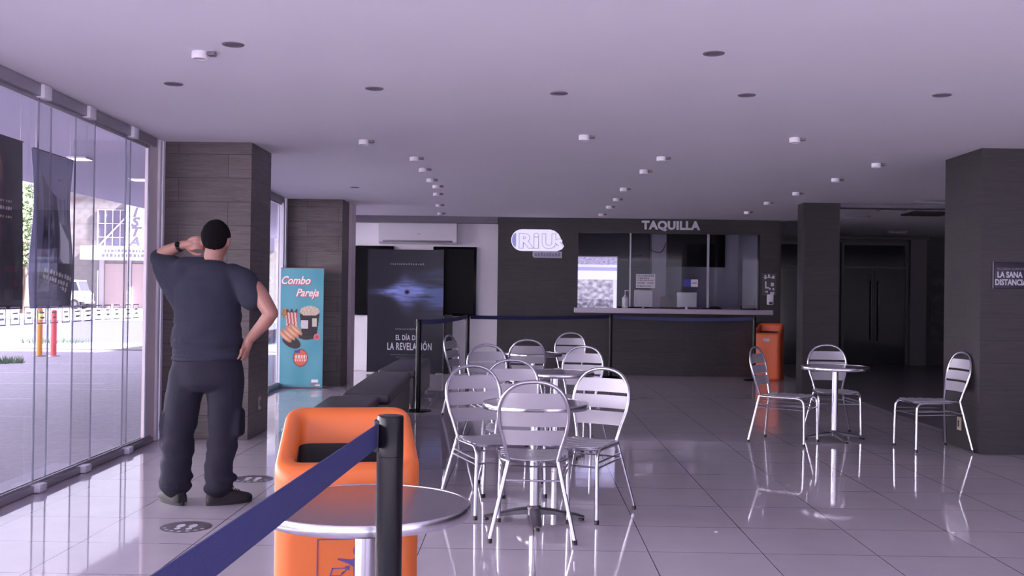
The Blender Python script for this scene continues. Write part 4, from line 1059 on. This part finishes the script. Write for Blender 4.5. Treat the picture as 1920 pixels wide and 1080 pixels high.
hang('hanging_poster', 'grey poster with pale slanted shape and text outside the glass', 6.815, 7.45, 1.205, 2.285, poster_b, lambda u, v: .014 * math.sin(v * 7 + u * 3) + .035 * max(0, .18 - u))
bm = new(); prism_xy(bm, [(-6.3, -2.2), (wx(-2.2) - .08, -2.2), (wx(60) - .08, 60), (-6.3, 60)], CH + .0, CH + .35); struct('canopy', bm, M['soffit'], 'pale canopy over the pavement outside the glass')
for x, y, lab in ((-4.677, 12.3, 'thin white lamp under the outdoor canopy, right of the posters'), (-4.567, 10.4, 'thin white lamp under the outdoor canopy, at the edge of the grey poster'), (-4.62, 8.6, 'thin white lamp under the outdoor canopy, above the grey poster')):
    t = thing('canopy_lamp', lab, 'outdoor light', (x, y, CH), 0, 'lamps under the canopy')
    bm = new(); box(bm, -.1, .1, -.1, .1, -.02, -.001, .004); obj('housing', bm, M['lamp_white'], t)
    bm = new(); box(bm, -.085, .085, -.085, .085, -.024, -.0205); obj('diffuser', bm, mat('lit_diffuser', (250, 248, 255), .4, emit=1.6) if 'lit_diffuser' not in bpy.data.materials else bpy.data.materials['lit_diffuser'], t, False)
# ground
bm = new(); prism_xy(bm, [(-70, -2.2), (wx(-2.2) - .06, -2.2), (wx(21.6) - .06, 21.6), (wx(21.6) - .06, 24.2), (-70, 24.2)], GZ - .2, GZ); struct('pavement', bm, M['paving'], 'pale paved forecourt outside the glass wall')
bm = new(); box(bm, -70, 30, -60, FRONT - .002, GZ - .2, GZ); struct('pavement_behind', bm, M['forecourt'], 'pale pavement in front of the entrance')
bm = new(); box(bm, -70, 3.9, 24.2, 27.2, GZ - .2, GZ + .03); struct('kerb', bm, M['kerb'], 'pale kerb between pavement and road')
bm = new(); box(bm, -90, 40, 27.2, 48, GZ - .25, GZ - .02); struct('road', bm, M['road'], 'bluish road beyond the kerb')
bm = new(); box(bm, -90, 40, 48, 82, GZ - .25, GZ); struct('pavement_far', bm, M['kerb'], 'bright pavement before the white building')
bm = new()
for k in range(6): prism_xy(bm, [(-12 + .0 * k, 7.5 + 2.3 * k), (-6.4, 8.6 + 2.3 * k), (-6.4, 8.68 + 2.3 * k), (-12, 7.58 + 2.3 * k)], GZ + .0006, GZ + .0016)
for k in range(4): box(bm, -16, -5.4, 8.2 + 3.2 * k, 8.235 + 3.2 * k, GZ + .0006, GZ + .0016)
struct('pavement_markings', bm, M['line'], 'faint pale joint lines in the pavement')
bm = new(); prism_xy(bm, [(wx(3) - .09, 3), (wx(3) - .5, 3), (wx(8.2) - .5, 8.2), (wx(8.2) - .09, 8.2)], GZ + .001, GZ + .03); struct('pavement_shadow_strip', bm, mat('shadow_strip_grey', (146, 142, 164), .8), 'grey strip for the shadow along the foot of the glass')  # thin grey slab put in as the shadow band beside the rail
# bollards
t = thing('bollard', 'orange bollard with yellow band, left of the pair outside', 'bollard', (-10.36, 21.75, GZ))
bm = new(); lathe(bm, [(0, .02), (.06, .02), (.058, 1.0), (.04, 1.02), (0, 1.02)], 20); obj('post', bm, M['boll_o'], t)
bm = new(); lathe(bm, [(.0595, .78), (.064, .78), (.064, .92), (.0595, .92)], 20); obj('band', bm, M['yellow'], t)
bm = new(); lathe(bm, [(0, 0), (.13, 0), (.13, .02), (0, .022)], 24); obj('base_plate', bm, M['steel'], t)
t = thing('bollard', 'red bollard, right of the pair outside', 'bollard', (-10.08, 21.8, GZ))
bm = new(); lathe(bm, [(0, .02), (.062, .02), (.058, .97), (.04, .99), (0, .99)], 20); obj('post', bm, M['boll_r'], t)
bm = new(); lathe(bm, [(0, 0), (.135, 0), (.13, .02), (0, .022)], 24); obj('base_plate', bm, M['steel'], t)
rw = random.Random(5)
def weed(x, y, r_, n, label):
    bm = new()
    for k in range(n):
        a = rw.random() * 2 * PI; d = r_ * rw.random() ** .5; bx_, by_ = d * math.cos(a), d * math.sin(a); h = .05 + .12 * rw.random(); l = .08 * rw.random()
        p0 = bm.verts.new((bx_ - .012, by_, 0)); p1 = bm.verts.new((bx_ + .012, by_, 0)); p2 = bm.verts.new((bx_ + l * math.cos(a), by_ + l * math.sin(a), h)); bm.faces.new((p0, p1, p2))
    o = obj('weeds', bm, M['weeds'], None, False, loc=(x, y, GZ)); o['kind'] = 'stuff'; tag(o, label, 'weeds')
weed(-9.93, 19.6, .28, 160, 'dark green weed patch on the pavement left of the bollards')
weed(-12.4, 26.9, .9, 300, 'low dry weeds along the kerb right of the bollards')
# white building across the street
FY = 82.
t = thing('shop_building', 'white two-storey shop building across the street with vertical sign', 'building', (-34, FY, GZ))
def X(px): return (px - 985) / 1920. * FY + 34
def Z(py, px=200): return 1.335 + (540 + 14.65 + .0135 * (px - 960) - py) / 1920. * FY - GZ
def fac(u, v):
    c = (232, 222, 226); x = u * 60; z = v * 10
    if (z % .42) < .05: c = (212, 196, 202)
    if ((x + .5 * (int(z / .42) % 2)) % 1.0) < .06: c = (214, 200, 206)
    if 4.9 < z < 9: c = mixc(c, (206, 180, 182), max(0, nz2(x * .7, z * 1.1)) * 1.4)
    if z < 4: c = mixc(c, (238, 230, 232), .5)
    return c
printed('front_wall', 60, 10, 240, 80, lambda u, v: tuple(.6 * q for q in fac(u, v)), M['print'], t, (2.0, 0, 0), .4)
bm = new(); box(bm, X(60), X(700), -.25, .5, 10.0, 10.4); obj('parapet', bm, M['facade_trim'], t, False)
bm = new(); box(bm, X(178), X(235), -.06, -.0, Z(470), Z(392)); wn = obj('window', bm, M['win_grey'], t, False)
bm = new()
for k in range(5): box(bm, X(178) + k * (X(235) - X(178)) / 4 - .04, X(178) + k * (X(235) - X(178)) / 4 + .04, -.12, -.062, Z(470), Z(392))
for k in range(4): box(bm, X(178), X(235), -.115, -.062, Z(470) + k * 1.1 - .03, Z(470) + k * 1.1 + .03)
obj('window_bars', bm, M['facade_trim'], wn, False)
bm = new(); tube(bm, [(X(180), -.16, Z(462)), (X(233), -.16, Z(405))], .07, 6); obj('diagonal_pipe', bm, M['facade_trim'], t)
bm = new(); box(bm, X(234), X(284), -.35, -.0, Z(468), Z(370)); sg = obj('sign_board', bm, M['sign_white'], t, False)
for k, ch in enumerate('ISTA'):
    text('sign_letter', ch, 1.05, M['sign_grey'], sg, (X(250), -.36, Z(404 + 18.5 * k) - .05), extrude=.02, offset=.03, shear=.25, sx=1.25)
bm = new(); box(bm, X(158), X(300), -1.4, -.0, Z(488), Z(462), .03); obj('balcony_band', bm, M['facade_trim'], t, False)
bm = new(); scribble(bm, X(200), X(276), Z(482), .28, .16, -1.405); scribble(bm, X(205), X(276), Z(473), .22, .14, -1.405); obj('band_print', bm, M['win_grey'], t, False)
bm = new(); box(bm, X(184), X(192), -.25, 0, 0, Z(488)); box(bm, X(236), X(243), -.25, 0, 0, Z(488)); box(bm, X(270), X(280), -.25, 0, 0, Z(488)); obj('pier', bm, M['facade_trim'], t, False)
bm = new(); box(bm, X(193), X(235), -.08, 0, 0.02, Z(494)); obj('roller_door', bm, M['shutter'], t, False)
bm = new(); box(bm, X(244), X(269), -.08, 0, 0.02, Z(494)); obj('roller_door', bm, M['shutter'], t, False)
bm = new(); cyl(bm, (X(194), -1.6, 0), (X(194), -1.6, Z(508)), .06, 8); obj('pole', bm, M['win_grey'], t)
for px, py0, py1, w_ in ((505, 440, 470, 8), (340, 400, 460, 30), (440, 400, 460, 30)):
    bm = new(); box(bm, X(px - w_), X(px + w_), -.06, 0, Z(py1, px), Z(py0, px)); obj('window', bm, M['win_grey'], t, False)
# small white truck parked at the far kerb, heading right
t = thing('pickup_truck', 'white light truck parked across the street beside the grey poster', 'truck', (-33.0, 77., GZ))
bm = new(); loft(bm, [[(x, y, z) for x, z in [(.0, .55), (.0, 1.15), (-.28, 1.35), (-.55, 2.15), (-1.75, 2.2), (-1.8, .55)]] for y in (-.85, .85)]); obj('cab', bm, M['truck_w'], t, False)
bm = new(); loft(bm, [[(x, y, z) for x, z in [(-.36, 1.38), (-.58, 2.02), (-1.15, 2.04), (-1.15, 1.38)]] for y in (-.87, -.851)]); obj('side_window', bm, M['truck_d'], t, False)
bm = new(); loft(bm, [[(x + .012, y, z) for x, z in [(-.285, 1.37), (-.53, 2.08), (-.5, 2.09), (-.255, 1.38)]] for y in (-.75, .75)]); obj('windscreen', bm, M['truck_d'], t, False)
bm = new(); box(bm, -4.6, -1.85, -.9, .9, .6, .75); box(bm, -4.6, -1.85, -.9, -.85, .75, 1.1); box(bm, -4.6, -1.85, .85, .9, .75, 1.1); obj('cargo_bed', bm, M['truck_w'], t, False)
bm = new(); box(bm, -.05, .12, -.86, .86, .4, .6, .03); obj('bumper', bm, M['steel'], t)
bm = new(); box(bm, -.02, .012, -.8, -.55, .75, .95, .02); box(bm, -.02, .012, .55, .8, .75, .95, .02); obj('headlamp', bm, M['truck_d'], t)
for x in (-.7, -3.8):
    for y in (-.8, .8):
        bm = new(); tube(bm, [(x, y - .1, .37), (x, y + .1, .37)], .37, 20); wl = obj('wheel', bm, M['rubber'], t)
        bm = new(); tube(bm, [(x, y - .11, .37), (x, y + .11, .37)], .2, 14); obj('hub_cap', bm, M['steel'], wl)
t = thing('street_barrier', 'red and white roadside barrier seen between the two hanging posters', 'barrier', (-33.0, 66., GZ))
for k in range(2):
    bm = new(); box(bm, -.9, .9, -.03, .03, .45 + .6 * k, .85 + .6 * k); obj('board', bm, M['red'] if k else M['facade_trim'], t, False)
for x in (-.8, .8):
    bm = new(); box(bm, x - .04, x + .04, -.3, .3, 0, .05); box(bm, x - .04, x + .04, -.025, .025, .05, 1.5); obj('stand', bm, M['steel'], t, False)
# tree in the gap between the posters
t = thing('street_tree', 'green leafy tree across the street between the hanging posters', 'tree', (-29.5, 60., GZ))
bm = new(); tube(bm, catmull([(0, 0, 0), (.1, .05, 1.8), (-.05, 0, 3.6), (.1, .1, 5.4)], 5), [.26 - .009 * k for k in range(16)], 10)
for a in (0, 2.1, 4.2): tube(bm, [(0, 0, 3.2), (1.1 * math.cos(a), 1.1 * math.sin(a), 4.6)], [.12, .06], 8)
obj('trunk', bm, M['bark'], t)
bm = new()
for k in range(2600):
    a = rw.random() * 2 * PI; ph = math.acos(2 * rw.random() - 1); rad = 2.3 * rw.random() ** .35
    p = Vector((rad * math.sin(ph) * math.cos(a), rad * math.sin(ph) * math.sin(a), 5.2 + 1.25 * rad * math.cos(ph) * .9))
    d = Vector((rw.random() - .5, rw.random() - .5, rw.random() - .5)).normalized() * .17; e = d.orthogonal().normalized() * .09
    bm.faces.new([bm.verts.new(p + q) for q in (d, e, -d, -e)])
obj('crown', bm, M['leafm'], t, False)

def across(u, v):  # unseen facade, added to throw sunlight into the room from the left
    x = u * 84; z = v * 9
    if 3.2 < z < 3.6: return (190, 184, 196)
    if .2 < z < 2.8 and (x % 7) < 4.6: return (176, 168, 180)
    if 4.6 < z < 6.6 and 1.2 < (x % 5.2) < 3.2: return (120, 114, 132)
    return (250, 246, 246)
o = printed('wall_unseen_bounce', 84, 9, 336, 45, across, M['print'], None, (-26, 3, GZ), .5); o.rotation_euler = (0, 0, PI / 2); o['kind'] = 'structure'; o['label'] = 'unseen pale building front added to bounce sunlight in, mirrored in the floor'
bm = new(); prism_xy(bm, [(wx(FRONT) - .06, FRONT), (11.2, FRONT), (11.2, 21.7), (wx(21.6) - .06, 21.7)], CH + .201, 13.); struct('wall_upper_shade', bm, M['facade'], 'unseen upper storeys added to shade the pavement outside the glass')  # unseen block over the ceiling, raised to keep sun off the left pavement
# ------------------------------------------------------------------ light: overcast sky, hazy sun from behind the entrance
W = bpy.data.worlds.new('sky'); SC.world = W; W.use_nodes = True
bg = W.node_tree.nodes['Background']; bg.inputs['Color'].default_value = (.80, .76, 1.0, 1); bg.inputs['Strength'].default_value = 1.1
sd = bpy.data.lights.new('sun', 'SUN'); sd.energy = 36.; sd.angle = .05; sd.color = (.98, .96, 1.)
so = bpy.data.objects.new('sun', sd); COL.objects.link(so)
so.rotation_euler = Vector((-.74, .10, -.66)).to_track_quat('-Z', 'Y').to_euler()
